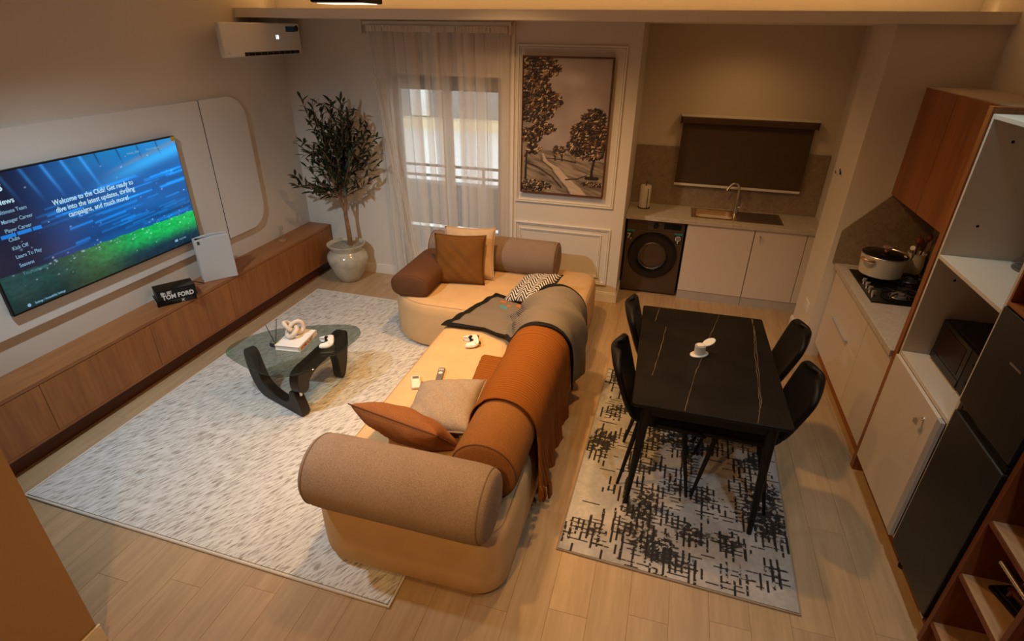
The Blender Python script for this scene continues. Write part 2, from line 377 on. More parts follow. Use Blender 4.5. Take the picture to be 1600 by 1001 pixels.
def text(name, string, size, mat, parent, origin, xd, yd, align='LEFT', bold=0.0, depth=0.0008, sx=1.0):
    cu = bpy.data.curves.new(name, 'FONT'); cu.body = string; cu.size = size; cu.align_x = align; cu.offset = bold; cu.extrude = depth; cu.resolution_u = 3
    o = bpy.data.objects.new(name + '_c', cu); COL.objects.link(o)
    me = bpy.data.meshes.new_from_object(o.evaluated_get(bpy.context.evaluated_depsgraph_get())); bpy.data.objects.remove(o); me.name = name
    xd = Vector(xd).normalized(); yd = Vector(yd).normalized(); zd = xd.cross(yd)
    mt = Matrix((xd * sx, yd, zd)).transposed().to_4x4(); og = Vector(origin) - Vector(ORG.get(parent.name, (0, 0, 0)))
    me.transform(Matrix.Translation(og) @ mt); me.materials.clear(); me.materials.append(mat)
    t = bpy.data.objects.new(name, me); COL.objects.link(t); t.parent = parent; return t
def paint_grid(name, img, fn, mat, parent=None, **kw):
    """img: H x W x 3 linear colours, row 0 at the bottom"""
    H, W = img.shape[:2]; b = B().grid(fn, W, H); o = obj(name, b, mat, parent, **kw)
    at = o.data.color_attributes.new('Col', 'FLOAT_COLOR', 'POINT')
    a = np.ones((H * W, 4), np.float32); a[:, :3] = img.reshape(-1, 3); at.data.foreach_set('color', a.ravel()); return o
def rrect(x0, x1, y0, y1, r, n=8):
    """rounded rectangle outline, counter-clockwise; r is one radius or four (x0y0, x1y0, x1y1, x0y1)"""
    rs = r if isinstance(r, (list, tuple)) else [r] * 4; pts = []
    for (cx, cy, sx, sy, a0), q in zip(((x0, y0, 1, 1, PI), (x1, y0, -1, 1, 1.5 * PI), (x1, y1, -1, -1, 0), (x0, y1, 1, -1, 0.5 * PI)), rs):
        for k in range(n + 1):
            a = a0 + 0.5 * PI * k / n; pts.append((cx + sx * q + q * math.cos(a), cy + sy * q + q * math.sin(a)))
    return pts
def inset(pts, d):
    n = len(pts); out = []
    for i in range(n):
        p, q, r = Vector(pts[i - 1]), Vector(pts[i]), Vector(pts[(i + 1) % n]); t = (r - p)
        if t.length < 1e-9: out.append(tuple(q)); continue
        t.normalize(); out.append((q.x - t.y * d, q.y + t.x * d))
    return out
def noise2(x, y, seed=0):
    def h(i, j): return np.modf(np.abs(np.sin(i * 127.1 + j * 311.7 + seed * 74.7) * 43758.5453))[0]
    i, j = np.floor(x), np.floor(y); fx, fy = x - i, y - j; fx = fx * fx * (3 - 2 * fx); fy = fy * fy * (3 - 2 * fy)
    return (h(i, j) * (1 - fx) + h(i + 1, j) * fx) * (1 - fy) + (h(i, j + 1) * (1 - fx) + h(i + 1, j + 1) * fx) * fy
def fbm(x, y, seed=0, o=4):
    s = 0; a = 0.5
    for k in range(o): s = s + a * noise2(x * 2 ** k, y * 2 ** k, seed + k); a *= 0.5
    return s / (1 - 0.5 ** o)

#SECTION: ROOM
# ------------------------------------------------------------------ room shell
fl = struct('floor', bx(-3.78, 2.1, -1.6, 6.0, -0.12, -0.003), MT['plank'])
PW, PLN = 0.185, 1.25; cache = {}
cols = int(5.73 / PW) + 1
for i in range(cols):
    x0 = -3.78 + i * PW; x1 = min(x0 + PW, 1.95)
    y = 0.35 - ((i * 0.47) % 1.0) * PLN
    xm = (x0 + x1) / 2
    yend = 5.15 if xm < -0.345 else (5.95 if xm < 1.31 else 4.62)
    while y < yend - 0.01:
        a = max(y, 0.25); e = min(y + PLN, yend)
        if e - a > 0.03:
            key = (round(x1 - x0, 3), round(e - a, 3))
            if key not in cache:
                hw, hl = key[0] / 2 - 0.0004, key[1] / 2 - 0.0004
                b = B(); b.loft([[(-hw, -hl, -0.004), (hw, -hl, -0.004), (hw, hl, -0.004), (-hw, hl, -0.004)],
                                 [(-hw, -hl, -0.0008), (hw, -hl, -0.0008), (hw, hl, -0.0008), (-hw, hl, -0.0008)],
                                 [(-hw + .0008, -hl + .0008, 0), (hw - .0008, -hl + .0008, 0), (hw - .0008, hl - .0008, 0), (-hw + .0008, hl - .0008, 0)]])
                cache[key] = mesh_of('plank', b, MT['plank'])
            o = bpy.data.objects.new('plank', cache[key]); COL.objects.link(o); o.parent = fl; o.location = ((x0 + x1) / 2, (a + e) / 2, 0)
        y += PLN
struct('wall_left', bx(-3.93, -3.78, -1.6, 5.35, 0, 2.95), MT['wall'])
b = B(); b.box(-3.78, -2.66, 5.15, 5.35, 0, 2.95); b.box(-1.55, -0.345, 5.15, 5.35, 0, 2.95); b.box(-2.66, -1.55, 5.15, 5.35, 2.06, 2.95); b.box(-2.66, -1.55, 5.15, 5.35, 0, 0.05)
struct('wall_back', b, MT['wall'])
struct('wall_alcove_left', bx(-0.50, -0.345, 5.35, 6.10, 0, 2.58), MT['wall'])
struct('wall_kitchen', bx(-0.345, 1.46, 5.95, 6.10, 0, 2.58), MT['wall_alcove'])
b = B(); b.box(1.31, 2.10, 4.62, 5.15, 0, 2.51); b.box(1.46, 2.10, 5.15, 6.10, 0, 2.51)
struct('wall_pier', b, MT['wall'])
struct('wall_right', B().box(1.95, 2.10, -1.6, 4.62, 0, 2.95).box(1.95, 2.10, 4.62, 5.15, 2.58, 2.95), MT['wall'])
struct('wall_near', bx(-3.93, 2.10, -1.75, -1.6, 0, 2.95), MT['wall'])
struct('wall_partition', bx(-2.30, -2.15, -1.6, 0.975, 0, 2.85), MT['part'])
struct('wall_lintel', bx(-0.345, 2.10, 5.15, 5.35, 2.58, 2.95), MT['wall'])
struct('ceiling', bx(-3.93, 2.10, -1.75, 5.35, 2.95, 3.05), MT['ceil'])
struct('trim_1', bx(-3.78, 1.95, 4.57, 5.15, 2.51, 2.58), MT['ceil'])
struct('ceiling_alcove', bx(-0.345, 1.46, 5.15, 5.95, 2.51, 2.58), MT['ceil'])
# baseboards with a stepped top
def baseboard(name, x0, x1, y0, y1, h=0.11):
    b = B().box(x0, x1, y0, y1, 0.0, h - 0.015)
    dx = 0.005 if (x1 - x0) < (y1 - y0) else 0; dy = 0.005 if dx == 0 else 0
    b.box(x0 + dx, x1 - dx if name.endswith('x') else x1, y0 + dy, y1, h - 0.0149, h)
    struct(name, b, MT['trim'], bevel=0.003)
baseboard('baseboard_back', -3.49, -2.66, 5.135, 5.15)
baseboard('baseboard_back_right', -1.55, -0.345, 5.135, 5.15)
baseboard('baseboard_alcove', -0.345, -0.332, 5.135, 5.50)
baseboard('baseboard_pier', 1.293, 1.31, 4.67, 5.165)
baseboard('baseboard_partition', -2.15, -2.135, -1.6, 0.985)
# wall mouldings
def moulding(name, x0, x1, z0, z1, w=0.028, d=0.018):
    b = B(); y = 5.15
    for q, dd in ((0, d), (w * 0.62, d * 0.6)):
        ww = w * 0.5 if q == 0 else w * 0.38
        a0, a1, c0, c1 = x0 + q, x1 - q, z0 + q, z1 - q
        b.box(a0, a1, y - dd, y, c1 - ww, c1); b.box(a0, a1, y - dd, y, c0, c0 + ww)
        b.box(a0, a0 + ww, y - dd, y, c0 + ww, c1 - ww); b.box(a1 - ww, a1, y - dd, y, c0 + ww, c1 - ww)
    struct(name, b, MT['trim'], bevel=0.003)
moulding('trim_2', -1.40, -0.455, 0.965, 2.335)
moulding('trim_3', -1.40, -0.452, 0.185, 0.765)
moulding('trim_4', -1.355, -0.535, 0.255, 0.70, 0.022, 0.013)
struct('trim_5', bx(-1.452, -1.425, 5.128, 5.15, 0.11, 2.505), MT['trim'], bevel=0.004)

# ------------------------------------------------------------------ balcony door behind the curtain, outside
wn = struct('window_1', B().box(-2.66, -1.55, 5.22, 5.28, 2.0, 2.06).box(-2.66, -1.55, 5.22, 5.28, 0.05, 0.10).box(-2.66, -2.61, 5.22, 5.28, 0.10, 2.0).box(-1.60, -1.55, 5.22, 5.28, 0.10, 2.0), MT['frame'], bevel=0.003)
obj('mullion', bx(-2.165, -2.075, 5.225, 5.275, 0.10, 2.0), MT['framel'], wn, bevel=0.003)
obj('pane', bx(-2.61, -2.165, 5.247, 5.253, 0.10, 2.0), MT['window'], wn)
obj('pane', bx(-2.075, -1.60, 5.247, 5.253, 0.10, 2.0), MT['window'], wn)
obj('top_rail', bx(-2.61, -1.60, 5.215, 5.285, 1.93, 2.0), MT['frame'], wn, bevel=0.003)
bl = thing('balcony', 'shaded balcony parapet with two dark rails outside the curtained door', 'balcony', (-2.4, 6.0, -0.05))
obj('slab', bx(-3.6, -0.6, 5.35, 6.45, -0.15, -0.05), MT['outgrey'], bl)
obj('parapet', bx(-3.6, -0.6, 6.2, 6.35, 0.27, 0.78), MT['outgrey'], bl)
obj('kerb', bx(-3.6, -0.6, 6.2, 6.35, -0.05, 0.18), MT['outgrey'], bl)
for z in (0.865, 0.985): obj('rail', B().tube([(-3.6, 6.25, z), (-0.6, 6.25, z)], 0.016), MT['frame'], bl, smooth=True)
for x in (-3.55, -2.1, -0.65): obj('post', bx(x - 0.015, x + 0.015, 6.24, 6.26, 0.18, 0.99), MT['frame'], bl)
nb = thing('neighbouring_house', 'white sunlit house wall with a cream ledge beyond the balcony', 'house', (-3.3, 8.6, -3.0))
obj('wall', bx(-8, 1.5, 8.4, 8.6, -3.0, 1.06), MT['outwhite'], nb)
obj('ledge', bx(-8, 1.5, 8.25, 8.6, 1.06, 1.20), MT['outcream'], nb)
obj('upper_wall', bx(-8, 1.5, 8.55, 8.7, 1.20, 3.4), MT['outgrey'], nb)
obj('shutter', bx(-4.05, -3.75, 8.50, 8.55, 1.22, 2.4), MT['outwhite'], nb)

# curtain: sheer, in soft folds
ct = thing('sheer_curtain', 'sheer cream curtain hanging in folds over the balcony door', 'curtain', (-2.15, 5.06, 0.04))
def curt(u, v):
    x0 = -2.80 + 0.10 * (1 - v) * 0.6; x1 = -1.475
    x = x0 + (x1 - x0) * u
    a = 0.026 * (0.55 + 0.45 * (1 - v))
    y = 5.075 + a * math.sin(u * 2 * PI * 12 + 1.3 * math.sin(u * 9)) + 0.012 * math.sin(u * 2 * PI * 5 + 2 * v)
    x += 0.014 * math.cos(u * 2 * PI * 12)
    return (x, min(y, 5.118), 0.04 + v * 2.415)
obj('sheer_panel', B().grid(curt, 340, 24, uv=True), MT['sheer'], ct, smooth=True)
def curt2(u, v):
    x = -2.62 + 0.16 * (1 - v) + (0.10 + 0.05 * (1 - v)) * (u - 0.5) - 0.10 * v
    return (x, 5.035 + 0.014 * math.sin(u * 2 * PI * 3), 0.05 + v * 1.99)
obj('gathered_fold', B().grid(curt2, 30, 16, uv=True), MT['sheer'], ct, smooth=True)
def head(u, v): return (-2.81 + 1.34 * u, 5.055 + 0.012 * math.sin(u * 2 * PI * 42) , 2.415 + 0.05 * v)
obj('heading_tape', B().grid(head, 340, 4), MT['trim'], ct, smooth=True)
cr = thing('curtain_rail', 'thin pale curtain rail above the sheer curtain under the ceiling lip', 'curtain rail', (-2.14, 5.08, 2.465))
obj('track', bx(-2.86, -1.44, 5.07, 5.10, 2.468, 2.50), MT['offwhite'], cr, bevel=0.003)
for x in (-2.86, -1.455): obj('bracket', bx(x, x + 0.015, 5.05, 5.15, 2.40, 2.505), MT['offwhite'], cr, bevel=0.002)

#SECTION: CEILING THINGS
ls = thing('led_strip', 'glowing warm light strip hidden behind the ceiling lip', 'light strip', (-0.9, 4.957, 2.58))
obj('strip', bx(-3.75, 1.93, 4.95, 4.965, 2.5805, 2.588), MT['led'], ls)
cl = thing('ceiling_spotlight', 'black box spotlight hanging from the ceiling at the top edge', 'ceiling light', (-0.585, 1.0, 2.482))
obj('housing', bx(-0.631, -0.539, 0.955, 1.045, 2.486, 2.66), MT['black'], cl, bevel=0.003)
obj('stem', B().tube([(-0.585, 1.0, 2.655), (-0.585, 1.0, 2.95)], 0.008), MT['black'], cl, smooth=True)
obj('diffuser', bx(-0.628, -0.542, 0.972, 1.028, 2.4848, 2.4862), MT['ledw'], cl)
# air conditioner
ac = thing('air_conditioner', 'white split air conditioner high on the left wall', 'air conditioner', (-3.68, 4.63, 2.2))
def acring(x, y0, y1, z0, z1, r): return [(x, y, z) for y, z in rrect(y0, y1, z0, z1, r, 5)]
obj('body', B().loft([acring(-3.78, 4.38, 4.90, 2.25, 2.45, 0.02), acring(-3.62, 4.20, 5.00, 2.225, 2.465, 0.02), acring(-3.535, 4.06, 5.055, 2.222, 2.468, 0.02)]), MT['white'], ac, smooth=True)
obj('front_panel', B().loft([acring(-3.534, 4.035, 5.065, 2.218, 2.470, 0.018), acring(-3.505, 4.035, 5.065, 2.218, 2.470, 0.018), acring(-3.498, 4.043, 5.057, 2.226, 2.462, 0.015)]), MT['white'], ac, bevel=0.002)
obj('air_outlet', bx(-3.500, -3.4965, 4.27, 5.015, 2.222, 2.250), MT['black'], ac)
for k in range(9): obj('vane', bx(-3.4964, -3.494, 4.31 + k * 0.08, 4.316 + k * 0.08, 2.224, 2.248), MT['grey'], ac)
obj('sticker', bx(-3.4979, -3.4965, 4.86, 5.00, 2.40, 2.445), MT['bluest'], ac)
obj('sensor_badge', B().lathe([(0, -3.4975), (0.026, -3.4975), (0.026, -3.4955), (0, -3.4955)], (0, 5.02, 2.428), 18, 'x'), MT['darkprint'], ac)
text('display_digits', '18', 0.045, MT['dig'], ac, (-3.4965, 4.70, 2.345), (0, 1, 0), (0, 0, 1), bold=0.001)
obj('cap', B().lathe([(0, -3.4979), (0.013, -3.4979), (0.013, -3.495), (0, -3.495)], (0, 4.095, 2.25), 14, 'x'), MT['offwhite'], ac)

#SECTION: LEFT WALL
# white boards behind the television, rounded outer corners
wb = thing('wall_board', 'pale board panelling with rounded corner behind the television', 'wall panel', (-3.755, 2.9, 0.735))
def yz_prism(pts, x0, x1): return B().loft([[(x0, y, z) for y, z in pts], [(x1, y, z) for y, z in pts]])
obj('panel', yz_prism(rrect(1.30, 3.905, 0.735, 1.905, [0.18, 0.004, 0.004, 0.18]), -3.779, -3.745), MT['board'], wb)
obj('panel', yz_prism(rrect(3.917, 4.43, 0.735, 1.905, [0.004, 0.2, 0.2, 0.004]), -3.779, -3.745), MT['board'], wb)
obj('joint_strip', bx(-3.775, -3.748, 3.9055, 3.9165, 0.735, 1.905), MT['black'], wb)
# television
tv = thing('television', 'large flat television showing a blue football game menu', 'television', (-3.71, 2.80, 0.85))
Y0, Y1, Z0, Z1 = 2.048, 3.556, 0.862, 1.690
obj('cabinet', bx(-3.735, -3.706, Y0, Y1, Z0, Z1), MT['black'], tv, bevel=0.004)
W_, H_ = 340, 190
uu, vv = np.meshgrid(np.linspace(0, 1, W_), np.linspace(0, 1, H_))
img = np.zeros((H_, W_, 3))
def sm(a, b, x): t = np.clip((x - a) / (b - a), 0, 1); return t * t * (3 - 2 * t)
img[:] = np.array([0.003, 0.03, 0.13])
br = sm(0.1, 0.8, uu) * (0.35 + 0.65 * fbm(uu * 3, vv * 14, 3))
img += br[..., None] * np.array([0.0, 0.10, 0.32])
img += (sm(0.75, 1.0, vv) * sm(0.2, 0.75, uu))[..., None] * np.array([0.0, 0.10, 0.17])
roof = np.exp(-((vv - (0.74 + 0.16 * (uu - 0.5) / 0.5)) / 0.055) ** 2) * sm(0.42, 0.8, uu); img += roof[..., None] * np.array([0.02, 0.20, 0.36])
rim = np.exp(-((vv - (0.795 + 0.17 * (uu - 0.5) / 0.5)) / 0.016) ** 2) * sm(0.5, 0.8, uu); img = img * (1 - 0.6 * rim[..., None]) + rim[..., None] * np.array([0.09, 0.12, 0.15])
for k in range(5):
    c = 0.14 + 0.085 * k; ln = np.exp(-((uu - (c + (1 - vv) * 0.20)) / 0.0075) ** 2) * sm(0.72 - 0.02 * k, 0.95, vv); img += ln[..., None] * np.array([0.02, 0.16, 0.42])
for k in range(4):
    c = 0.55 + 0.11 * k; ln = np.exp(-((uu - (c + (1 - vv) * 0.12)) / 0.004) ** 2) * sm(0.84, 0.97, vv); img *= (1 - 0.7 * ln[..., None])
r2 = random.Random(3)
for k in range(60):
    cy = r2.uniform(0.30, 0.74); cx = r2.uniform(0.28, 1.0); ln = r2.uniform(0.03, 0.12); th = r2.uniform(0.004, 0.010)
    m = (np.abs(uu - cx) < ln) * np.exp(-((vv - cy - (uu - cx) * 0.10) / th) ** 2); img += m[..., None] * np.array([0.0, 0.10, 0.32]) * r2.uniform(0.4, 1.5)
dk = np.exp(-((vv - 0.36) / 0.05) ** 2) * sm(0.1, 0.9, uu); img *= (1 - 0.55 * dk[..., None])
img *= (1 - 0.78 * (1 - sm(0.12, 0.36, uu)))[..., None]
bar = (uu < 0.225) * (np.abs(vv - 0.56) < 0.014) * (np.abs((uu * 16) % 1 - 0.5) < 0.44); img += bar[..., None] * np.array([0.0, 0.16, 0.55])
gb = 0.285 + 0.003 * np.sin(uu * 60); g = (vv < gb).astype(float)
gc = np.zeros_like(img); gn = fbm(uu * 60, vv * 60, 9); gl_ = sm(0.32, 0.75, uu)
gc[..., 0] = 0.004 + 0.03 * np.exp(-((uu - 0.42) / 0.12) ** 2); gc[..., 1] = 0.045 + 0.36 * gl_ * sm(0.06, 0.2, vv) + 0.07 * np.exp(-((uu - 0.42) / 0.12) ** 2); gc[..., 2] = 0.045 + 0.04 * gl_
gc *= (0.55 + 0.9 * gn)[..., None] * (0.45 + 0.55 * sm(0.0, 0.22, vv))[..., None]
img = img * (1 - g[..., None]) + gc * g[..., None]
for k in range(110):
    cx = r2.uniform(0.05, 1); cy = abs(r2.gauss(0.27, 0.03)) if k < 60 else r2.uniform(0.1, 0.95); rr = r2.uniform(0.001, 0.0035)
    m = np.exp(-((uu - cx) / (rr * 1.3)) ** 2 - ((vv - cy) / (rr * 1.6)) ** 2); img += m[..., None] * np.array([0.45, 0.55, 0.75]) * r2.uniform(0.3, 1)
scr = paint_grid('screen', img, lambda u, v: (-3.7045, Y0 + 0.008 + u * (Y1 - Y0 - 0.016), Z0 + 0.014 + v * (Z1 - Z0 - 0.022)), painted('tv_picture', emit=1.15), tv)
MT['tvtext'] = emis('tv_text', (0.55, 0.85, 1.0), 0.85); MT['tvtext2'] = emis('tv_text_dim', (0.35, 0.68, 0.95), 0.55); MT['tvtext3'] = emis('tv_text_faint', (0.12, 0.34, 0.42), 0.5)
def tvt(s, y, z, size, m='tvtext', align='LEFT', bold=0.0, sx=1.0): text('screen_text', s, size, MT[m], tv, (-3.7035, y, z), (0, 1, 0), (0, 0, 1), align, bold, 0.0003, sx)
tvt('Welcome to the Club! Get ready to', 2.80, 1.428, 0.0465, 'tvtext', 'CENTER', 0.0007, 0.86)
tvt('dive into the latest updates, thrilling', 2.80, 1.381, 0.0465, 'tvtext', 'CENTER', 0.0007, 0.86)
tvt('campaigns, and much more!', 2.80, 1.334, 0.0465, 'tvtext', 'CENTER', 0.0007, 0.86)
tvt('EPS', 2.175, 1.585, 0.062, 'tvtext', 'LEFT', 0.0016)
tvt('t News', 2.172, 1.508, 0.044, 'tvtext', 'LEFT', 0.0007)
for k, s in enumerate(['Ultimate Team', 'Manager Career', 'Player Career', 'Clubs', 'Kick Off', 'Learn To Play', 'Seasons', 'Tournaments']):
    tvt(s, 2.187, 1.455 - k * 0.0535, 0.032, 'tvtext3' if k == 7 else 'tvtext2', 'LEFT', 0.0003, 0.86)
tvt('Settings / Accessibility Settings', 2.185, 0.889, 0.020, 'tvtext2', 'LEFT', 0.0003, 0.8)
obj('settings_icon', B().lathe([(0, -3.7042), (0.011, -3.7042), (0.011, -3.7036), (0, -3.7036)], (0, 2.15, 0.896), 16, 'x'), MT['tvtext2'], tv)
tvt('Ninula_3000', 3.115, 1.628, 0.020, 'tvtext2'); tvt('Press to change user', 3.275, 1.630, 0.018, 'tvtext2', sx=0.8)
tvt('PLAYER', 3.345, 0.915, 0.020, 'tvtext2'); obj('button_icon', bx(-3.7042, -3.7036, 3.30, 3.33, 0.913, 0.931), MT['tvtext2'], tv)
obj('corner_sticker', bx(-3.7045, -3.7025, 3.515, 3.552, 1.655, 1.688), MT['yellow'], tv)
obj('wall_bracket', bx(-3.7445, -3.735, 2.6, 3.0, 1.1, 1.4), MT['black'], tv)

# long low console hung on the wall
cs = thing('tv_console', 'long walnut media console along the left wall', 'console', (-3.65, 3.1, 0.0))
obj('top', bx(-3.78, -3.515, 1.1, 5.13, 0.495, 0.52), MT['woodY'], cs, bevel=0.002)
obj('carcass', bx(-3.775, -3.535, 1.105, 5.125, 0.15, 0.495), MT['wood'], cs)
ys = [1.1, 1.91, 2.72, 3.53, 4.34, 5.13]
for a, c in zip(ys[:-1], ys[1:]): obj('door', bx(-3.535, -3.517, a + 0.0015, c - 0.0015, 0.15, 0.492), MT['wood'], cs, bevel=0.0015)
obj('bottom_edge', bx(-3.535, -3.517, 1.1, 5.13, 0.130, 0.149), MT['woodY'], cs, bevel=0.002)
obj('plinth', bx(-3.77, -3.585, 1.12, 5.11, 0.0, 0.15), MT['plinth'], cs)

# white games console standing on the media console
p0, p1 = Vector((-3.645, 3.42, 0)), Vector((-3.49, 3.63, 0)); d = (p1 - p0).normalized(); nrm = Vector((d.y, -d.x, 0))
gcx = (p0 + p1) / 2; gm = thing('game_console', 'white upright games console with black core on the walnut console', 'games console', (gcx.x, gcx.y, 0.52))
def slab(o0, half, th, z0, z1, tl=0.0, curve=0.0):
    rings = []
    for k in range(9):
        t = k / 8 - 0.5; c = o0 + d * (2 * half * t); dz = curve * (0.25 - t * t) * 4
        rings.append([(*(c - nrm * th / 2).xy, z0), (*(c + nrm * th / 2).xy, z0), (*(c + nrm * th / 2).xy, z1 + tl * t + dz), (*(c - nrm * th / 2).xy, z1 + tl * t + dz)])
    return B().loft(rings)
obj('core', slab(gcx - nrm * 0.035, 0.118, 0.05, 0.525, 0.885, -0.01, 0.0), MT['blackg'], gm, bevel=0.004)
obj('side_panel', slab(gcx, 0.135, 0.016, 0.521, 0.895, 0.015, 0.008), MT['gamew'], gm, bevel=0.005)
obj('side_panel', slab(gcx - nrm * 0.07, 0.135, 0.016, 0.521, 0.895, 0.015, 0.012), MT['gamew'], gm, bevel=0.005)
lo = gcx + nrm * 0.0090 - d * 0.112
text('logo', 'P', 0.034, MT['darkprint'], gm, (lo.x, lo.y, 0.855), d, (0, 0, 1), bold=0.001)
text('logo', 'S', 0.034, MT['darkprint'], gm, (lo.x - 0.004 * d.x, lo.y - 0.004 * d.y, 0.853), d, (0, 0, 1), bold=0.001, sx=1.5)
# books
bd = Vector((0.56, 0.83, 0)).normalized(); bn = Vector((bd.y, -bd.x, 0)); bc = Vector((-3.625, 3.085, 0))
def obox(c, ex, ey, hx, hy, z0, z1):
    pts = [c - ex * hx - ey * hy, c + ex * hx - ey * hy, c + ex * hx + ey * hy, c - ex * hx + ey * hy]
    return B().loft([[(p.x, p.y, z0) for p in pts], [(p.x, p.y, z1) for p in pts]])
k1 = thing('book', 'black book lying flat on the walnut console under another book', 'book', (bc.x, bc.y, 0.52), 'books on the media console')
obj('pages', obox(bc + bn * -0.004, bd, bn, 0.136, 0.078, 0.5245, 0.5535), MT['paper'], k1)
obj('cover', obox(bc, bd, bn, 0.138, 0.086, 0.5205, 0.5245), MT['blackg'], k1)
obj('cover', obox(bc, bd, bn, 0.138, 0.086, 0.5535, 0.5575), MT['blackg'], k1)
obj('spine', obox(bc + bn * 0.084, bd, bn, 0.138, 0.003, 0.5205, 0.5575), MT['blackg'], k1)
text('title', 'X', 0.03, MT['ink'], k1, tuple((bc + bn * 0.0885 + bd * 0.03).xy) + (0.528,), bd, (0, 0, 1), bold=0.0005)
k2 = thing('book', 'thick black book with white TOM FORD lettering stacked on another book', 'book', (bc.x, bc.y, 0.558), 'books on the media console')
b2 = bc + bd * 0.012
obj('pages', obox(b2 - bn * 0.006, bd, bn, 0.132, 0.07, 0.562, 0.634), MT['paper'], k2)
obj('cover', obox(b2, bd, bn, 0.135, 0.078, 0.558, 0.562), MT['blackg'], k2)
obj('cover', obox(b2, bd, bn, 0.135, 0.078, 0.634, 0.638), MT['blackg'], k2)
obj('spine', obox(b2 + bn * 0.076, bd, bn, 0.135, 0.004, 0.558, 0.638), MT['black'], k2)
for s in (-1, 1): obj('slipcase_side', obox(b2 + bd * 0.1345 * s, bd, bn, 0.002, 0.076, 0.558, 0.638), MT['black'], k2)
sp = b2 + bn * 0.0805
text('title', 'TOM FORD', 0.050, MT['ink'], k2, tuple((sp - bd * 0.105).xy) + (0.566,), bd, (0, 0, 1), bold=0.0016, sx=0.86)
for q in (0, 1):
    for r_ in range(4):
        zz = 0.6065 + r_ * 0.006
        a = sp - bd * (0.108 - q * 0.042); ww = [0.017, 0.012, 0.016, 0.010][(r_ + q) % 4]
        obj('emblem_bar', obox(a + bd * ww, bd, bn, ww, 0.0006, zz, zz + 0.004), MT['ink'], k2)
single('cable', B().tube([(-3.62, 3.39, 0.53), (-3.66, 3.34, 0.56), (-3.70, 3.27, 0.575), (-3.72, 3.19, 0.56), (-3.73, 3.13, 0.53), (-3.735, 3.05, 0.527)], 0.004, 8), MT['black'], 'thin black cable looping from the white games console behind the books', 'cable', smooth=True)
cj = thing('glass_candle_holder', 'small clear glass bottle on round wooden base at console far end', 'candle holder', (-3.665, 4.50, 0.52))
obj('base', B().lathe([(0, 0.5205), (0.038, 0.5205), (0.04, 0.53), (0.038, 0.54), (0, 0.54)], (-3.665, 4.50, 0)), MT['palewood'], cj, smooth=True)
obj('glass', B().lathe([(0, 0.5405), (0.03, 0.5405), (0.034, 0.57), (0.02, 0.60), (0.014, 0.625), (0.026, 0.65), (0.024, 0.68), (0.020, 0.68), (0.022, 0.65), (0.010, 0.625), (0.016, 0.60), (0.029, 0.57), (0.0, 0.545)], (-3.665, 4.50, 0)), MT['glass'], cj, smooth=True)
#NEXT
#SECTION: LIVING
def chaikin(p, it=2):
    for _ in range(it):
        q = []
        for i in range(len(p)):
            a, b_ = np.array(p[i]), np.array(p[(i + 1) % len(p)]); q += [tuple(a * .75 + b_ * .25), tuple(a * .25 + b_ * .75)]
        p = q
    return p
# potted olive tree
pt = thing('potted_olive_tree', 'dark leafy olive tree in a glazed cream pot in the corner', 'plant', (-3.20, 4.90, 0))
PX, PY = -3.20, 4.90
obj('pot', B().lathe([(0, 0.0), (0.105, 0.0), (0.12, 0.01), (0.16, 0.09), (0.205, 0.21), (0.215, 0.26), (0.205, 0.30), (0.178, 0.325), (0.165, 0.345), (0.175, 0.37), (0.198, 0.40), (0.200, 0.412), (0.19, 0.415), (0.165, 0.39), (0.155, 0.36), (0, 0.36)], (PX, PY, 0), 40), MT['pot'], pt, smooth=True)
obj('soil', B().grid(lambda u, v: (PX + 0.172 * (v) * math.cos(2 * PI * u), PY + 0.172 * v * math.sin(2 * PI * u), 0.385 + 0.02 * (1 - v) + 0.008 * math.sin(9 * u * 2 * PI) * v * (1 - v)), 32, 6), MT['soil'], pt, smooth=True)
rt = random.Random(11)
trunk = B()
def bez(p, n=8):
    P = [Vector(q) for q in p]; out = []
    for i in range(n + 1):
        t = i / n; L = P[:]
        while len(L) > 1: L = [a.lerp(c, t) for a, c in zip(L[:-1], L[1:])]
        out.append(L[0])
    return out
FK = (-3.155, 4.90, 0.76)
trunk.tube(bez([(-3.145, 4.9, 0.38), (-3.14, 4.9, 0.55), (-3.16, 4.9, 0.66), FK]), [0.026 - 0.0008 * k for k in range(9)], 9)
b1 = bez([FK, (-3.20, 4.89, 0.88), (-3.24, 4.88, 1.05), (-3.27, 4.85, 1.45)], 12); b2 = bez([FK, (-3.12, 4.9, 0.95), (-3.11, 4.9, 1.2), (-3.06, 4.88, 1.75)], 12)
trunk.tube(b1, [0.019 - 0.0012 * k for k in range(13)], 8); trunk.tube(b2, [0.020 - 0.0012 * k for k in range(13)], 8)
obj('trunk', trunk, MT['bark'], pt, smooth=True)
def leafmesh(nm, L, Wd, mat):
    vs = []; fs = []; n = 5
    for i in range(n + 1):
        t = i / n; wd = Wd * math.sin(PI * min(1, t * 0.93 + 0.05)) ** 0.8; z = -0.12 * L * t * t
        vs += [(-wd, t * L, z + wd * 0.35), (0, t * L, z), (wd, t * L, z + wd * 0.35)]
    for i in range(n):
        o = i * 3; fs += [(o, o + 1, o + 4, o + 3), (o + 1, o + 2, o + 5, o + 4)]
    return vs, fs
lv, lf = leafmesh('leaf', 0.085, 0.0125, None); lb = B().add(lv, lf); lmesh = mesh_of('leaf', lb, MT['leaf'], smooth=True)
twigs = B(); mats = []
ends = []
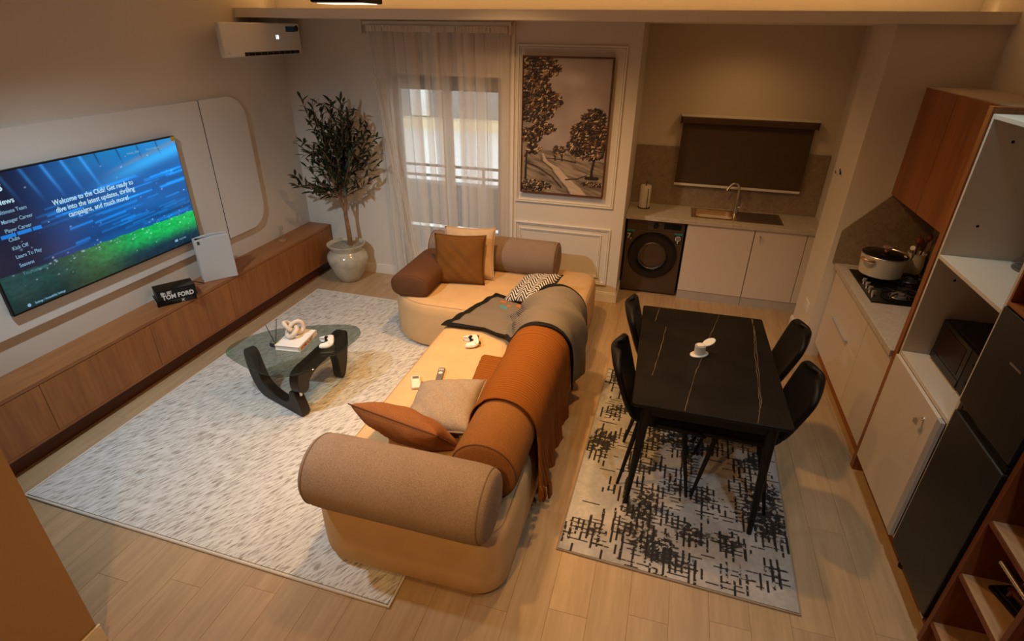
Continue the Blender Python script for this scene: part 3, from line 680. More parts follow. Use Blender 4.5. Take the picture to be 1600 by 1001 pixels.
for k in range(74):
    src = b1 if rt.random() < 0.45 else b2
    i0 = rt.randint(3, 12); s0 = src[i0]
    hz = rt.random()
    if k < 24: e = Vector((-3.13 + rt.uniform(-0.46, -0.05), 4.88 + rt.uniform(-0.28, 0.12), rt.uniform(0.98, 1.48)))
    elif k < 44: e = Vector((-3.06 + rt.uniform(0.0, 0.38), 4.88 + rt.uniform(-0.28, 0.12), rt.uniform(1.08, 1.66)))
    else: e = Vector((-3.08 + rt.uniform(-0.24, 0.24), 4.88 + rt.uniform(-0.25, 0.14), rt.uniform(1.35, 1.88)))
    if e.z - s0.z < -0.1: s0 = src[4]
    mid = s0.lerp(e, 0.5) + Vector((0, 0, -0.05 if e.z < 1.3 else 0.03))
    path = bez([s0, mid, e], 10); twigs.tube(path, [0.006 - 0.0004 * j for j in range(11)], 5)
    tot = (e - s0).length; nl = max(8, int(tot / 0.030))
    for q in range(nl):
        t = 0.28 + 0.72 * q / (nl - 1); f_ = t * 10; i = min(9, int(f_)); p = path[i].lerp(path[i + 1], f_ - i); tg = (path[i + 1] - path[i]).normalized()
        side = Vector((rt.uniform(-1, 1), rt.uniform(-1, 1), rt.uniform(-0.5, 0.8))).normalized()
        dr = (tg * rt.uniform(0.5, 1.0) + side * 0.85).normalized(); up = Vector((rt.uniform(-.4, .4), rt.uniform(-.6, .2), 1)); xa = dr.cross(up).normalized(); za = xa.cross(dr)
        sc = rt.uniform(0.75, 1.2); mats.append(Matrix.Translation(p) @ Matrix((xa, dr, za)).transposed().to_4x4() @ Matrix.Scale(sc, 4))
obj('twigs', twigs, MT['bark'], pt, smooth=True)
mats = [m for m in mats if (m @ Vector((0, .085, 0))).x > -3.76 and (m @ Vector((0, .085, 0))).y < 5.13]
mats.sort(key=lambda m: m.translation.y)
for m in mats[:299]:
    o = bpy.data.objects.new('leaf', lmesh); COL.objects.link(o); o.parent = pt; o.matrix_local = Matrix.Translation(-Vector(pt.location)) @ m
fb = B()
for m in mats[299:]: fb.add([m @ Vector(v) for v in lv], lf)
fo = obj('foliage', fb, MT['leaf'], pt, smooth=True); fo['kind'] = 'stuff'

# living room rug
rg = thing('area_rug', 'large pale grey patterned rug under the coffee table', 'rug', (-2.18, 3.0, 0.0))
RC = [(-3.355, 1.519), (-0.998, 1.473), (-0.99, 4.50), (-3.369, 4.532)]
def quad(c, u, v, z): 
    a = np.array(c[0]) * (1 - u) + np.array(c[1]) * u; d_ = np.array(c[3]) * (1 - u) + np.array(c[2]) * u; p = a * (1 - v) + d_ * v; return (p[0], p[1], z)
def rugbody(c, e, z0, z1, b=None):
    pts = [quad(c, u, v, 0)[:2] for u, v in ((e, e), (1 - e, e), (1 - e, 1 - e), (e, 1 - e))]; return B().prism(pts, z0, z1)
obj('pile', rugbody(RC, 0.004, 0.001, 0.011), MT['rug'], rg)
rp = [Vector((*p, 0.0085)) for p in RC]; path = []
for i in range(4): path += [rp[i].lerp(rp[(i + 1) % 4], k / 12) for k in range(12)]
obj('binding', B().tube(path, 0.0085, 8, closed=True), MT['rugedge'], rg, smooth=True)

# coffee table
tb = thing('coffee_table', 'coffee table with smoked glass top on black curved wooden base', 'coffee table', (-2.45, 2.85, 0.011))
top = [(-2.87, 2.695), (-2.875, 2.875), (-2.735, 3.07), (-2.478, 3.215), (-2.21, 3.32), (-2.085, 3.25), (-2.06, 3.11), (-2.10, 2.84), (-2.145, 2.645), (-2.255, 2.545), (-2.365, 2.52), (-2.56, 2.563), (-2.76, 2.635)]
TOPPTS = chaikin(top, 2)
obj('glass_top', B().loft([[(x, y, z) for x, y in inset(TOPPTS, i_)] for z, i_ in ((0.386, 0.003), (0.389, 0), (0.397, 0), (0.400, 0.003))]), MT['smoke'], tb, smooth=True)
def plank_piece(o0, o1, prof, th=0.055):
    o0, o1 = Vector((*o0, 0)), Vector((*o1, 0)); dr = (o1 - o0).normalized(); nn = Vector((dr.y, -dr.x, 0)); pf = chaikin(prof, 2); rings = []
    for s in (-th / 2, th / 2): rings.append([tuple(o0 + dr * a + nn * s + Vector((0, 0, z))) for a, z in pf])
    return B().loft(rings)
LA = [(-0.07, 0.385), (0.02, 0.385), (0.055, 0.24), (0.10, 0.135), (0.22, 0.09), (0.385, 0.08), (0.40, 0.20), (0.46, 0.205), (0.51, 0.11), (0.53, 0.012), (0.42, 0.012), (0.22, 0.014), (0.05, 0.012), (-0.04, 0.10), (-0.085, 0.28)]
LB = [(0.0, 0.19), (-0.05, 0.24), (-0.055, 0.33), (-0.01, 0.385), (0.12, 0.385), (0.45, 0.385), (0.62, 0.385), (0.64, 0.30), (0.535, 0.012), (0.455, 0.012), (0.46, 0.18), (0.42, 0.28), (0.24, 0.30), (0.08, 0.27), (0.06, 0.19)]
obj('base_leg', plank_piece((-2.715, 2.80), (-2.20, 2.63), LA, 0.068), MT['ebony'], tb, bevel=0.006, smooth=True)
obj('base_leg', plank_piece((-2.25, 2.65), (-2.265, 3.13), LB, 0.068), MT['ebony'], tb, bevel=0.006, smooth=True)
obj('pivot', B().tube([(-2.255, 2.655, 0.17), (-2.255, 2.655, 0.23)], 0.012), MT['steel'], tb, smooth=True)
# things on the coffee table
q = thing('reed_diffuser', 'small glass reed diffuser with two dark sticks on the coffee table', 'diffuser', (-2.555, 2.855, 0.40))
obj('bottle', B().lathe([(0, 0.401), (0.030, 0.401), (0.033, 0.41), (0.033, 0.45), (0.026, 0.462), (0.012, 0.468), (0.012, 0.48), (0.009, 0.48), (0.009, 0.465), (0.028, 0.45), (0.028, 0.408), (0, 0.406)], (-2.555, 2.855, 0), 8), MT['glass'], q)
obj('liquid', B().lathe([(0, 0.4065), (0.027, 0.4065), (0.027, 0.425), (0, 0.425)], (-2.555, 2.855, 0), 8), mk('amber_oil', (0.30, 0.24, 0.10), 0.2), q)
obj('label', bx(-2.575, -2.535, 2.8185, 2.8205, 0.415, 0.445), MT['darkprint'], q)
for dx, dy, z in ((-0.05, 0.0, 0.57), (0.035, 0.02, 0.62)): obj('reed', B().tube([(-2.555, 2.855, 0.41), (-2.555 + dx, 2.855 + dy, z)], 0.0025, 6), MT['black'], q, smooth=True)
e1 = Vector((0.990, 0.12, 0)).normalized(); e2 = Vector((-e1.y, e1.x, 0)); bc = Vector((-2.452, 2.955, 0)); 
k = thing('book', 'white hardback with red spine lettering on coffee table under the knot', 'book', (bc.x, bc.y, 0.40))
obj('pages', obox(bc - e1 * 0.004, e1, e2, 0.088, 0.128, 0.404, 0.434), MT['paper'], k)
for z in (0.4005, 0.434): obj('cover', obox(bc, e1, e2, 0.094, 0.132, z, z + 0.0035), MT['white'], k)
obj('spine', obox(bc + e1 * 0.0935, e1, e2, 0.002, 0.132, 0.4005, 0.4375), MT['white'], k)
so = bc + e1 * 0.0958 - e2 * 0.115
text('title', 'HOME & ART', 0.032, MT['redprint'], k, (so.x, so.y, 0.407), e2, (0, 0, 1), bold=0.0012, sx=0.95)
kc = bc + Vector((-0.035, 0.03, 0.4375 + 0.056)); kp = []
for i in range(96):
    t = 2 * PI * i / 96; r = 1 + 0.42 * math.cos(3 * t / 1.0)
    x = math.sin(t) + 2 * math.sin(2 * t); y = math.cos(t) - 2 * math.cos(2 * t); z = -math.sin(3 * t)
    v = Vector((x * 0.0245, y * 0.0245, z * 0.026)); v.rotate(Euler((0.5, 0.25, 0.4))); kp.append(kc + v)
single('knot_ornament', B().tube(kp, 0.0165, 12, closed=True), MT['knot'], 'cream knotted loop ornament resting on the white book', 'ornament', smooth=True)

def gamepad(loc, rz, label):
    t = thing('game_controller', label, 'controller', loc, 'white game controllers', local=True); t.rotation_euler.z = rz
    out = [(-0.03, 0.045), (0.03, 0.045), (0.06, 0.042), (0.078, 0.015), (0.080, -0.03), (0.070, -0.062), (0.052, -0.062), (0.045, -0.035), (0.03, -0.018), (-0.03, -0.018), (-0.045, -0.035), (-0.052, -0.062), (-0.070, -0.062), (-0.080, -0.03), (-0.078, 0.015), (-0.06, 0.042)]
    p = chaikin(out, 2); rings = [[(x * s, y * s, z + 0.012 * max(0, y) / 0.045) for x, y in p] for z, s in ((0.003, 0.80), (0.008, 0.94), (0.018, 1.0), (0.028, 0.96), (0.034, 0.84))]
    obj('shell', B().loft(rings), MT['white'], t, smooth=True)
    mid = chaikin([(-0.028, 0.018), (0.028, 0.018), (0.044, 0.0), (0.045, -0.030), (0.028, -0.020), (-0.028, -0.020), (-0.045, -0.030), (-0.044, 0.0)], 2)
    obj('centre_plate', B().loft([[(x, y, z + 0.012 * max(0, y) / 0.045) for x, y in mid] for z in (0.028, 0.0365)]), MT['black'], t, smooth=True)
    obj('touchpad', B().loft([[(x, y, z + 0.012 * max(0, y) / 0.045) for x, y in ((-0.028, 0.012), (0.028, 0.012), (0.026, 0.038), (-0.026, 0.038))] for z in (0.028, 0.0355)]), MT['white'], t)
    for s in (-1, 1):
        obj('thumbstick', B().lathe([(0, 0.036), (0.006, 0.036), (0.005, 0.042), (0.011, 0.044), (0.011, 0.049), (0.007, 0.047), (0, 0.047)], (s * 0.026, -0.008, 0), 14), MT['black'], t, smooth=True)
        obj('trigger', B().box(s * 0.045 - 0.014, s * 0.045 + 0.014, 0.040, 0.052, 0.018, 0.036), MT['black'], t, bevel=0.004)
    for dx, dy in ((0, 0.009), (0, -0.009), (0.009, 0), (-0.009, 0)): obj('button', B().lathe([(0, 0.033), (0.0042, 0.033), (0.0042, 0.0395), (0, 0.0395)], (0.056 + dx, 0.012 + dy, 0.002), 10), MT['offwhite'], t)
    obj('direction_pad', B().box(-0.066, -0.046, 0.008, 0.016, 0.033, 0.0395).box(-0.060, -0.052, 0.002, 0.022, 0.033, 0.0395), MT['offwhite'], t)
    return t
gamepad((-2.215, 2.995, 0.401), math.radians(-58), 'white game controller on the glass coffee table')

# ---------------------------------------------------------------- sofa
sf = thing('corner_sofa', 'tan corner sofa with rounded ends and thick bolster rolls', 'sofa', (-1.1, 3.2, 0.0))
def module(name, pts):
    rings = [[(x, y, z) for x, y in inset(pts, i_)] for z, i_ in ((0.03, 0.03), (0.035, 0.015), (0.06, 0.004), (0.14, 0.0), (0.33, 0.0), (0.39, 0.008), (0.415, 0.022), (0.43, 0.05), (0.437, 0.10))]
    return obj(name, B().loft(rings), MT['sofa'], sf, smooth=True)
PN = rrect(-1.51, -0.485, 1.62, 3.755, [0.22, 0.16, 0.11, 0.11], 10)
PF = rrect(-2.205, -0.50, 3.745, 4.86, [0.44, 0.12, 0.16, 0.42], 12)
mN = module('seat_base', PN); mF = module('seat_base', PF)
for par, P in ((mN, PN), (mF, PF)):
    pi_ = inset(P, 0.026); pp = [pi_[0]]
    for p_ in pi_[1:]:
        if math.dist(p_, pp[-1]) > 0.01: pp.append(p_)
    obj('seam', B().tube([(x, y, 0.4185) for x, y in pp], 0.003, 6, closed=True), MT['seamtan'], par, smooth=True)
    obj('plinth', B().loft([[(x, y, z) for x, y in inset(P, 0.065)] for z in (0.011, 0.032)]), MT['black'], par)
def bolster(name, mat, axis, a0, a1, c, r, z, flat=1.0, end=0.05, seam='piping', rx=None):
    rx = rx or r; prof = []
    for k in range(7): t = k / 6 * PI / 2; prof.append((1 - (1 - math.sin(t)) * end / r, a0 + end * 0.55 * (1 - math.cos(PI / 2 - t))))
    E_ = end / 0.05
    prof = [(0.0, a0 - 0.012), (0.5, a0 - 0.009), (0.80, a0)] + [(0.89, a0 + 0.004 * E_), (0.95, a0 + 0.013 * E_), (0.985, a0 + 0.028 * E_), (1.0, a0 + 0.05 * E_)]
    prof += [(1.0, a0 + (a1 - a0) * t) for t in (0.25, 0.5, 0.75)]
    prof += [(1.0, a1 - 0.05 * E_), (0.985, a1 - 0.028 * E_), (0.95, a1 - 0.013 * E_), (0.89, a1 - 0.004 * E_), (0.80, a1), (0.5, a1 + 0.009), (0.0, a1 + 0.012)]
    n = 44; rings = []
    for q_, h in prof:
        ring = []
        for k in range(n):
            a = 2 * PI * k / n; u = q_ * rx * math.copysign(abs(math.cos(a)) ** flat, math.cos(a)); v = q_ * r * math.copysign(abs(math.sin(a)) ** flat, math.sin(a))
            v = max(v, -0.86 * r)
            ring.append((h, c + u, z + v) if axis == 'x' else (c + u, h, z + v))
        rings.append(ring)
    o = obj(name, B().loft(rings), mat, sf, smooth=True)
    for h in (a0 + 0.013 * E_, a1 - 0.013 * E_):
        ring = []
        for k in range(36):
            a = 2 * PI * k / 36; u = 0.953 * rx * math.copysign(abs(math.cos(a)) ** flat, math.cos(a)); v = 0.953 * r * math.copysign(abs(math.sin(a)) ** flat, math.sin(a)); v = max(v, -0.85 * r)
            ring.append((h, c + u, z + v) if axis == 'x' else (c + u, h, z + v))
        obj('seam', B().tube(ring, 0.0035, 6, closed=True), MT[seam], o, smooth=True)
    return o
bolster('end_bolster', MT['roll'], 'x', -1.435, -0.54, 1.695, 0.175, 0.577, seam='seamtaupe', end=0.11)
bolster('side_bolster', MT['terra'], 'y', 1.875, 2.80, -0.655, 0.172, 0.575)
bolster('side_bolster', MT['terra'], 'y', 2.805, 3.78, -0.655, 0.172, 0.575)
bolster('back_bolster', MT['greyroll'], 'x', -2.10, -0.86, 4.70, 0.165, 0.57)
bolster('arm_bolster', MT['armb'], 'y', 3.845, 4.53, -1.965, 0.105, 0.522, flat=0.75, rx=0.175)

def cushion(name, label, mat, loc, rot, w, h, t, group=None, pip=None, seed=1, edge=0.02):
    def surf(sgn):
        def fn(u, v):
            a, c = 2 * u - 1, 2 * v - 1
            e = (max(0, 1 - abs(a) ** 2.6) * max(0, 1 - abs(c) ** 2.6)) ** 0.5
            x = a * w / 2 * (1 - 0.07 * (1 - c * c)); y = c * h / 2 * (1 - 0.07 * (1 - a * a))
            wr = 0.012 * e * math.sin(7 * a + seed) * math.sin(5 * c + 2 * seed) + 0.008 * e * math.sin(13 * (a + c) + seed)
            return (x, y, sgn * (t / 2 * e + wr * 0.6))
        return fn
    o = bpy.data.objects.new(name, None)
    bpy.data.objects.remove(o)
    r = thing(name, label, 'cushion', loc, group or 'cushions on the corner sofa', local=True); r.rotation_euler = rot
    b = B().grid(surf(1), 25, 25); b.grid(surf(-1), 25, 25); me = obj('cover', b, mat, r, smooth=True)
    bm = bmesh.new(); bm.from_mesh(me.data); bmesh.ops.remove_doubles(bm, verts=bm.verts, dist=0.0006); bmesh.ops.recalc_face_normals(bm, faces=bm.faces); bm.to_mesh(me.data); bm.free()
    me.data.polygons.foreach_set('use_smooth', [True] * len(me.data.polygons))
    f = surf(1); path = [f(i / 14, 0) for i in range(14)] + [f(1, i / 14) for i in range(14)] + [f(1 - i / 14, 1) for i in range(14)] + [f(0, 1 - i / 14) for i in range(14)]
    obj('piping', B().tube(path, 0.004, 6, closed=True), MT[pip] if pip else mat, r, smooth=True)
    return r
R_ = math.radians
cushion('cushion', 'square dark brown cushion standing against the grey back roll', MT['cushb'], (-1.665, 4.27, 0.645), (R_(72), 0, R_(10)), 0.46, 0.44, 0.13, pip='cushb', seed=2)
cushion('cushion', 'beige cushion mostly hidden behind the square dark brown cushion', MT['cushbei'], (-1.62, 4.40, 0.665), (R_(72), 0, R_(10)), 0.46, 0.46, 0.11, seed=3)
cushion('cushion', 'oatmeal grey cushion lying by the terracotta side roll', MT['cushgrey'], (-1.065, 2.40, 0.515), (R_(5), R_(-9), R_(6)), 0.42, 0.46, 0.17, seed=4)
cushion('cushion', 'rust cushion leaning behind the taupe end roll', MT['cushter'], (-1.14, 2.075, 0.595), (R_(132), R_(3), R_(-8)), 0.52, 0.38, 0.17, pip='piping', seed=5)
cushion('cushion', 'black and white zigzag cushion lying under the grey blanket', MT['zig'], (-0.955, 4.10, 0.535), (R_(14), R_(-14), R_(-20)), 0.37, 0.42, 0.14, pip='blkwool', seed=6)

# draped cloths: profile over seat, bolster and down the outside
RX, RZ, RR = -0.655, 0.575, 0.183
def profile(xs, zb):
    P = [(xs, 0.4475)]
    if xs < -0.90: P += [(xs + (-0.88 - xs) * t, 0.4475) for t in (0.25, 0.5, 0.75, 1.0)]
    P += [(-0.862, 0.465)]
    P += [(RX + RR * math.cos(R_(a)), RZ + RR * math.sin(R_(a))) for a in range(172, -1, -8)]
    P += [(RX + RR + 0.004, RZ - (RZ - zb) * t) for t in (0.2, 0.4, 0.6, 0.8, 1.0)]
    L = [0]
    for a, c in zip(P[:-1], P[1:]): L.append(L[-1] + math.dist(a, c))
    return P, L
def at(PL, s):
    P, L = PL; s = max(0, min(1, s)) * L[-1]
    for i in range(len(P) - 1):
        if s <= L[i + 1] + 1e-9:
            t = (s - L[i]) / max(1e-9, L[i + 1] - L[i]); x = P[i][0] + (P[i + 1][0] - P[i][0]) * t; z = P[i][1] + (P[i + 1][1] - P[i][1]) * t
            nx, nz = -(P[i + 1][1] - P[i][1]), (P[i + 1][0] - P[i][0]); l = math.hypot(nx, nz) or 1
            return x, z, nx / l, nz / l
    return P[-1][0], P[-1][1], 1, 0
def lerp(a, c, t): return a + (c - a) * t
def interp(x, pts):
    for (a, p), (c, q_) in zip(pts[:-1], pts[1:]):
        if x <= c: return p + (q_ - p) * max(0, min(1, (x - a) / (c - a)))
    return pts[-1][1]
def throw_fn(u, v):
    y = 2.23 + v * 0.87
    xs = interp(v, [(0, -0.868), (0.42, -0.872), (0.54, -1.02), (0.96, -1.06), (1.0, -1.05)])
    zb = interp(v, [(0, 0.30), (0.2, 0.13), (0.5, 0.10), (0.85, 0.16), (1, 0.34)])
    x, z, nx, nz = at(profile(xs, zb), u)
    hang = max(0, (u - 0.72) / 0.28); fold = 0.004 + 0.004 * math.sin(v * 60) * 0.4 + hang * (0.022 + 0.020 * math.sin(v * 31 + 0.6) + 0.006 * math.sin(v * 67))
    ridge = 0.010 * math.exp(-((v - 0.80 - 0.12 * u) / 0.02) ** 2) + 0.008 * math.exp(-((v - 0.88 - 0.05 * u) / 0.018) ** 2)
    fold += max(0, ridge) + 0.003 * abs(math.sin(9 * u + 11 * v))
    y += hang * (-0.10 * (1 - v)) + 0.012 * math.sin(u * 7) * (1 - v) * (u > 0.3)
    return (x + nx * fold, y, z + nz * fold)
th = thing('knitted_throw', 'rust brown knitted throw draped over the sofa side roll', 'throw', (-0.66, 2.85, 0.45))
obj('cloth', B().grid(throw_fn, 110, 90), MT['throw'], th, smooth=True, solid=0.006)
for k_ in range(7):
    v = 0.0 + k_ * 0.042; x, y, z = throw_fn(1.0, v); x += 0.008
    obj('tassel', B().tube([(x, y, z + 0.015), (x + 0.004, y, z - 0.008), (x + 0.006, y - 0.004, z - 0.05), (x + 0.004, y - 0.01, max(0.02, z - 0.085))], [0.006, 0.013, 0.016, 0.006], 8), MT['throw'], th, smooth=True)
def profile2(xs, zb):
    P = [(lerp(xs, -1.06, t), 0.4475) for t in (0, 0.25, 0.5, 0.75, 1.0)] + [(-0.98, 0.462), (-0.91, 0.515), (-0.855, 0.60)]
    P += [(RX + RR * math.cos(R_(a)), RZ + RR * math.sin(R_(a))) for a in range(150, -1, -8)]
    P += [(RX + RR + 0.004, RZ - (RZ - zb) * t) for t in (0.2, 0.4, 0.6, 0.8, 1.0)]
    L = [0]
    for a, c in zip(P[:-1], P[1:]): L.append(L[-1] + math.dist(a, c))
    return P, L
def blanket_fn(u, v):
    xs = lerp(-1.50, -1.27, v); zb = interp(v, [(0, 0.24), (0.35, 0.22), (0.7, 0.32), (1, 0.44)])
    x, z, nx, nz = at(profile2(xs, zb), u)
    yn = interp(u, [(0, 3.41), (0.2, 3.42), (0.34, 3.32), (0.44, 3.07), (0.62, 3.05), (0.8, 3.10), (1, 3.16)]); yf = interp(u, [(0, 4.07), (0.16, 4.00), (0.30, 3.86), (0.45, 3.76), (0.62, 3.70), (1, 3.72)])
    y = lerp(yn, yf, v)
    hang = max(0, (u - 0.72) / 0.28)
    f_ = 0.011 + 0.020 * math.exp(-((v - 0.46 - 0.10 * math.sin(3.2 * u)) / 0.075) ** 2) * sm01(0.02, 0.2, u) + 0.015 * math.exp(-((v - 0.22 - 0.25 * u) / 0.06) ** 2) * sm01(0.15, 0.35, u)
    f_ += 0.016 * math.exp(-((v - 0.85 + 0.25 * u) / 0.06) ** 2) * sm01(0.25, 0.45, u) + 0.008 * math.sin(10 * u + 14 * v) * sm01(0.3, 0.5, u) + 0.004 * math.sin(25 * v + 4 * u)
    f_ += 0.022 * math.exp(-((v - 0.62 + 0.35 * (u - 0.5)) / 0.05) ** 2) * sm01(0.30, 0.42, u) + 0.02 * math.exp(-((v - 0.30 - 0.5 * (u - 0.4)) / 0.05) ** 2) * sm01(0.28, 0.4, u) + 0.006 * abs(math.sin(17 * v - 6 * u))
    f_ += 0.030 * math.exp(-((v - 0.52 - 0.9 * (u - 0.30)) / 0.05) ** 2) * sm01(0.10, 0.25, u) * (1 - sm01(0.45, 0.62, u)) + 0.026 * math.exp(-((v - 0.72 - 0.7 * (u - 0.40)) / 0.045) ** 2) * sm01(0.2, 0.34, u) * (1 - sm01(0.55, 0.75, u))
    f_ += hang * (0.012 + 0.016 * math.sin(v * 19 + 1))
    return (x + nx * f_, y, z + nz * f_)
def sm01(a, b, x): t = max(0, min(1, (x - a) / (b - a))); return t * t * (3 - 2 * t)
bk = thing('grey_blanket', 'grey knitted blanket with a wide black border spread over the sofa corner', 'blanket', (-0.95, 3.75, 0.45))
def sub(fn, u0, u1, v0, v1): return lambda u, v: fn(lerp(u0, u1, u), lerp(v0, v1, v))
obj('cloth', B().grid(sub(blanket_fn, 0.035, 1.0, 0.065, 0.94), 120, 80), MT['blanket'], bk, smooth=True, solid=0.006)
bb = B().grid(sub(blanket_fn, 0, 1, 0, 0.065), 120, 8).grid(sub(blanket_fn, 0, 1, 0.94, 1), 120, 8).grid(sub(blanket_fn, 0, 0.035, 0.065, 0.94), 6, 60)
obj('border', bb, MT['blkwool'], bk, smooth=True, solid=0.007)
def patch(u0, u1, v0, v1):
    def fn(u, v):
        p = blanket_fn(lerp(u0, u1, u), lerp(v0, v1, v)); return (p[0], p[1], p[2] + 0.0045)
    return B().grid(fn, 6, 6)
for u0, u1, v0, v1, m in ((0.10, 0.14, 0.80, 0.86, 'orange'), (0.13, 0.18, 0.66, 0.73, 'bluem'), (0.215, 0.255, 0.84, 0.93, 'orange'), (0.165, 0.19, 0.74, 0.80, 'orange')): obj('motif', patch(u0, u1, v0, v1), MT[m], bk, smooth=True)

gamepad((-1.19, 3.25, 0.4375), math.radians(-62), 'white game controller on the tan sofa seat')
rm = thing('air_conditioner_remote', 'short white remote control with grey screen on the sofa seat', 'remote control', (-1.365, 2.66, 0.4375), local=True); rm.rotation_euler.z = R_(26)
obj('body', B().loft([[(x, y, z) for x, y in inset(rrect(-0.028, 0.028, -0.068, 0.068, 0.014), i_)] for z, i_ in ((0.0005, 0.004), (0.006, 0), (0.018, 0), (0.022, 0.004))]), MT['offwhite'], rm, smooth=True)
obj('screen', bx(-0.02, 0.02, 0.028, 0.056, 0.0215, 0.0228), MT['grey'], rm)
for dx, dy in ((0, 0.008), (-0.013, -0.01), (0.013, -0.01), (0, -0.022)): obj('button', B().lathe([(0, 0.0215), (0.006, 0.0215), (0.005, 0.0238), (0, 0.0238)], (dx, dy, 0), 12), MT['white'], rm)
rm = thing('television_remote', 'long dark grey remote control on the sofa seat', 'remote control', (-1.245, 2.765, 0.4375), local=True); rm.rotation_euler.z = R_(13)
obj('body', B().loft([[(x, y, z) for x, y in inset(rrect(-0.021, 0.021, -0.10, 0.10, 0.006), i_)] for z, i_ in ((0.0005, 0.003), (0.005, 0), (0.016, 0), (0.019, 0.003))]), MT['grey'], rm, smooth=True)
obj('ring_button', B().lathe([(0.006, 0.0185), (0.014, 0.0185), (0.014, 0.0205), (0.006, 0.0205)], (0, 0.035, 0), 20), MT['offwhite'], rm)
for r0 in range(2):
    for c0 in range(3): obj('button', bx(-0.015 + c0 * 0.011, -0.007 + c0 * 0.011, 0.064 + r0 * 0.012, 0.072 + r0 * 0.012, 0.0185, 0.0205), MT['offwhite'], rm)
obj('end_cap', bx(-0.019, 0.019, -0.099, -0.090, 0.0185, 0.0195), MT['offwhite'], rm)
#NEXT2
#SECTION: PICTURE
pa = thing('landscape_painting', 'framed brown painting of two leafy trees and a winding path', 'painting', (-0.95, 5.13, 1.068))
AX0, AX1, AZ0, AZ1 = -1.346, -0.556, 1.068, 2.25
W_, H_ = 190, 284
uu, vv = np.meshgrid(np.linspace(0, 1, W_), np.linspace(0, 1, H_)); asp = (AZ1 - AZ0) / (AX1 - AX0); yy = vv * asp
cloud = fbm(uu * 3.0, yy * 3.0, 5)
img = np.zeros((H_, W_, 3)) + np.array(lin(158, 144, 140))
img = img * (0.62 + 0.72 * cloud)[..., None]
img += (np.exp(-(((uu - .62) / .14) ** 2 + ((vv - .86) / .05) ** 2)) * 0.16)[..., None]
hz = 0.305 + 0.03 * np.sin(uu * 5)
gmask = sm(hz - 0.004, hz - 0.012, vv) if False else (vv < hz).astype(float)
gr = fbm(uu * 6 + yy * 2, yy * 34 + uu * 10, 8); tone = lin(165, 148, 128); tdk = lin(64, 50, 40)
gcol = np.array(tdk) + (np.array(tone) - np.array(tdk)) * np.clip(gr * 1.5 - 0.15, 0, 1)[..., None]
img = img * (1 - gmask[..., None]) + gcol * gmask[..., None]
# path
def pathx(v): return np.interp(v, [0.0, 0.05, 0.10, 0.16, 0.20, 0.25, 0.30], [0.72, 0.66, 0.57, 0.47, 0.42, 0.29, 0.26])
pw = np.interp(vv, [0, 0.1, 0.2, 0.3], [0.10, 0.07, 0.045, 0.012])
pm = (np.abs(uu - pathx(vv)) < pw) * (vv < 0.31); img = img * (1 - 0.92 * pm[..., None]) + 0.92 * pm[..., None] * (np.array(lin(196, 178, 158)) * (0.85 + 0.3 * gr[..., None]))
em = np.exp(-((uu - pathx(vv) + pw + 0.012) / 0.014) ** 2) * (vv < 0.28); img *= (1 - 0.6 * em[..., None])
rp_ = random.Random(5); hgt = np.zeros((H_, W_))
def dab(cx, cy, a, l_, w_, col, lift=0.004):
    cy_ = cy * asp; dx = uu - cx; dy = yy - cy_; p = (dx * math.cos(a) + dy * math.sin(a)) / l_; q_ = (-dx * math.sin(a) + dy * math.cos(a)) / w_
    m = (p * p + q_ * q_ < 1); img[m] = col; hgt[m] = lift * rp_.uniform(0.4, 1)
def blob(cx, cy, rx, ry, n, dark=0.5, s=1.0):
    s *= 0.68
    for _ in range(int(n * 2.6)):
        a = rp_.uniform(0, 2 * PI); r = math.sqrt(rp_.random()); x = cx + rx * r * math.cos(a); y = cy + ry * r * math.sin(a)
        if not (0 <= x <= 1 and 0 <= y <= 1): continue
        t = rp_.random()
        c = lin(30, 18, 12) if t < 0.56 else lin(66, 42, 24) if t < 0.76 else lin(128, 92, 54) if t < 0.90 else lin(206, 184, 152)
        dab(x, y, rp_.uniform(-0.4, 1.4), 0.030 * s * rp_.uniform(.7, 1.3), 0.011 * s, c, 0.006)
def stroke(pts, w0, w1, col):
    for i in range(40):
        t = i / 39; x = np.interp(t, np.linspace(0, 1, len(pts)), [p[0] for p in pts]); y = np.interp(t, np.linspace(0, 1, len(pts)), [p[1] for p in pts]); w_ = lerp(w0, w1, t); dab(x, y, 0, w_, w_, col, 0.002)
stroke([(0.02, 0.10), (0.03, 0.25), (0.05, 0.38), (0.10, 0.52)], 0.030, 0.012, lin(150, 128, 104)); stroke([(0.045, 0.10), (0.05, 0.25), (0.07, 0.38)], 0.014, 0.008, lin(40, 26, 18)); stroke([(0.04, 0.28), (0.10, 0.36)], 0.016, 0.010, lin(50, 34, 22))
for a in ((0.16, 0.93, 0.22, 0.09, 150), (0.10, 0.80, 0.22, 0.10, 150), (0.26, 0.70, 0.20, 0.07, 130), (0.12, 0.63, 0.26, 0.09, 170), (0.25, 0.50, 0.15, 0.045, 80), (0.10, 0.44, 0.13, 0.06, 80), (0.14, 0.34, 0.09, 0.04, 40), (0.37, 0.93, 0.06, 0.05, 20)): blob(*a)
stroke([(0.86, 0.14), (0.86, 0.20), (0.88, 0.28), (0.90, 0.34)], 0.020, 0.010, lin(40, 26, 18)); stroke([(0.80, 0.14), (0.93, 0.14)], 0.02, 0.02, lin(34, 22, 16))
for a in ((0.84, 0.58, 0.14, 0.08, 110), (0.78, 0.48, 0.20, 0.09, 170), (0.86, 0.42, 0.22, 0.09, 170), (0.66, 0.38, 0.12, 0.07, 80), (0.80, 0.33, 0.20, 0.05, 90), (0.97, 0.45, 0.08, 0.10, 60)): blob(*a)
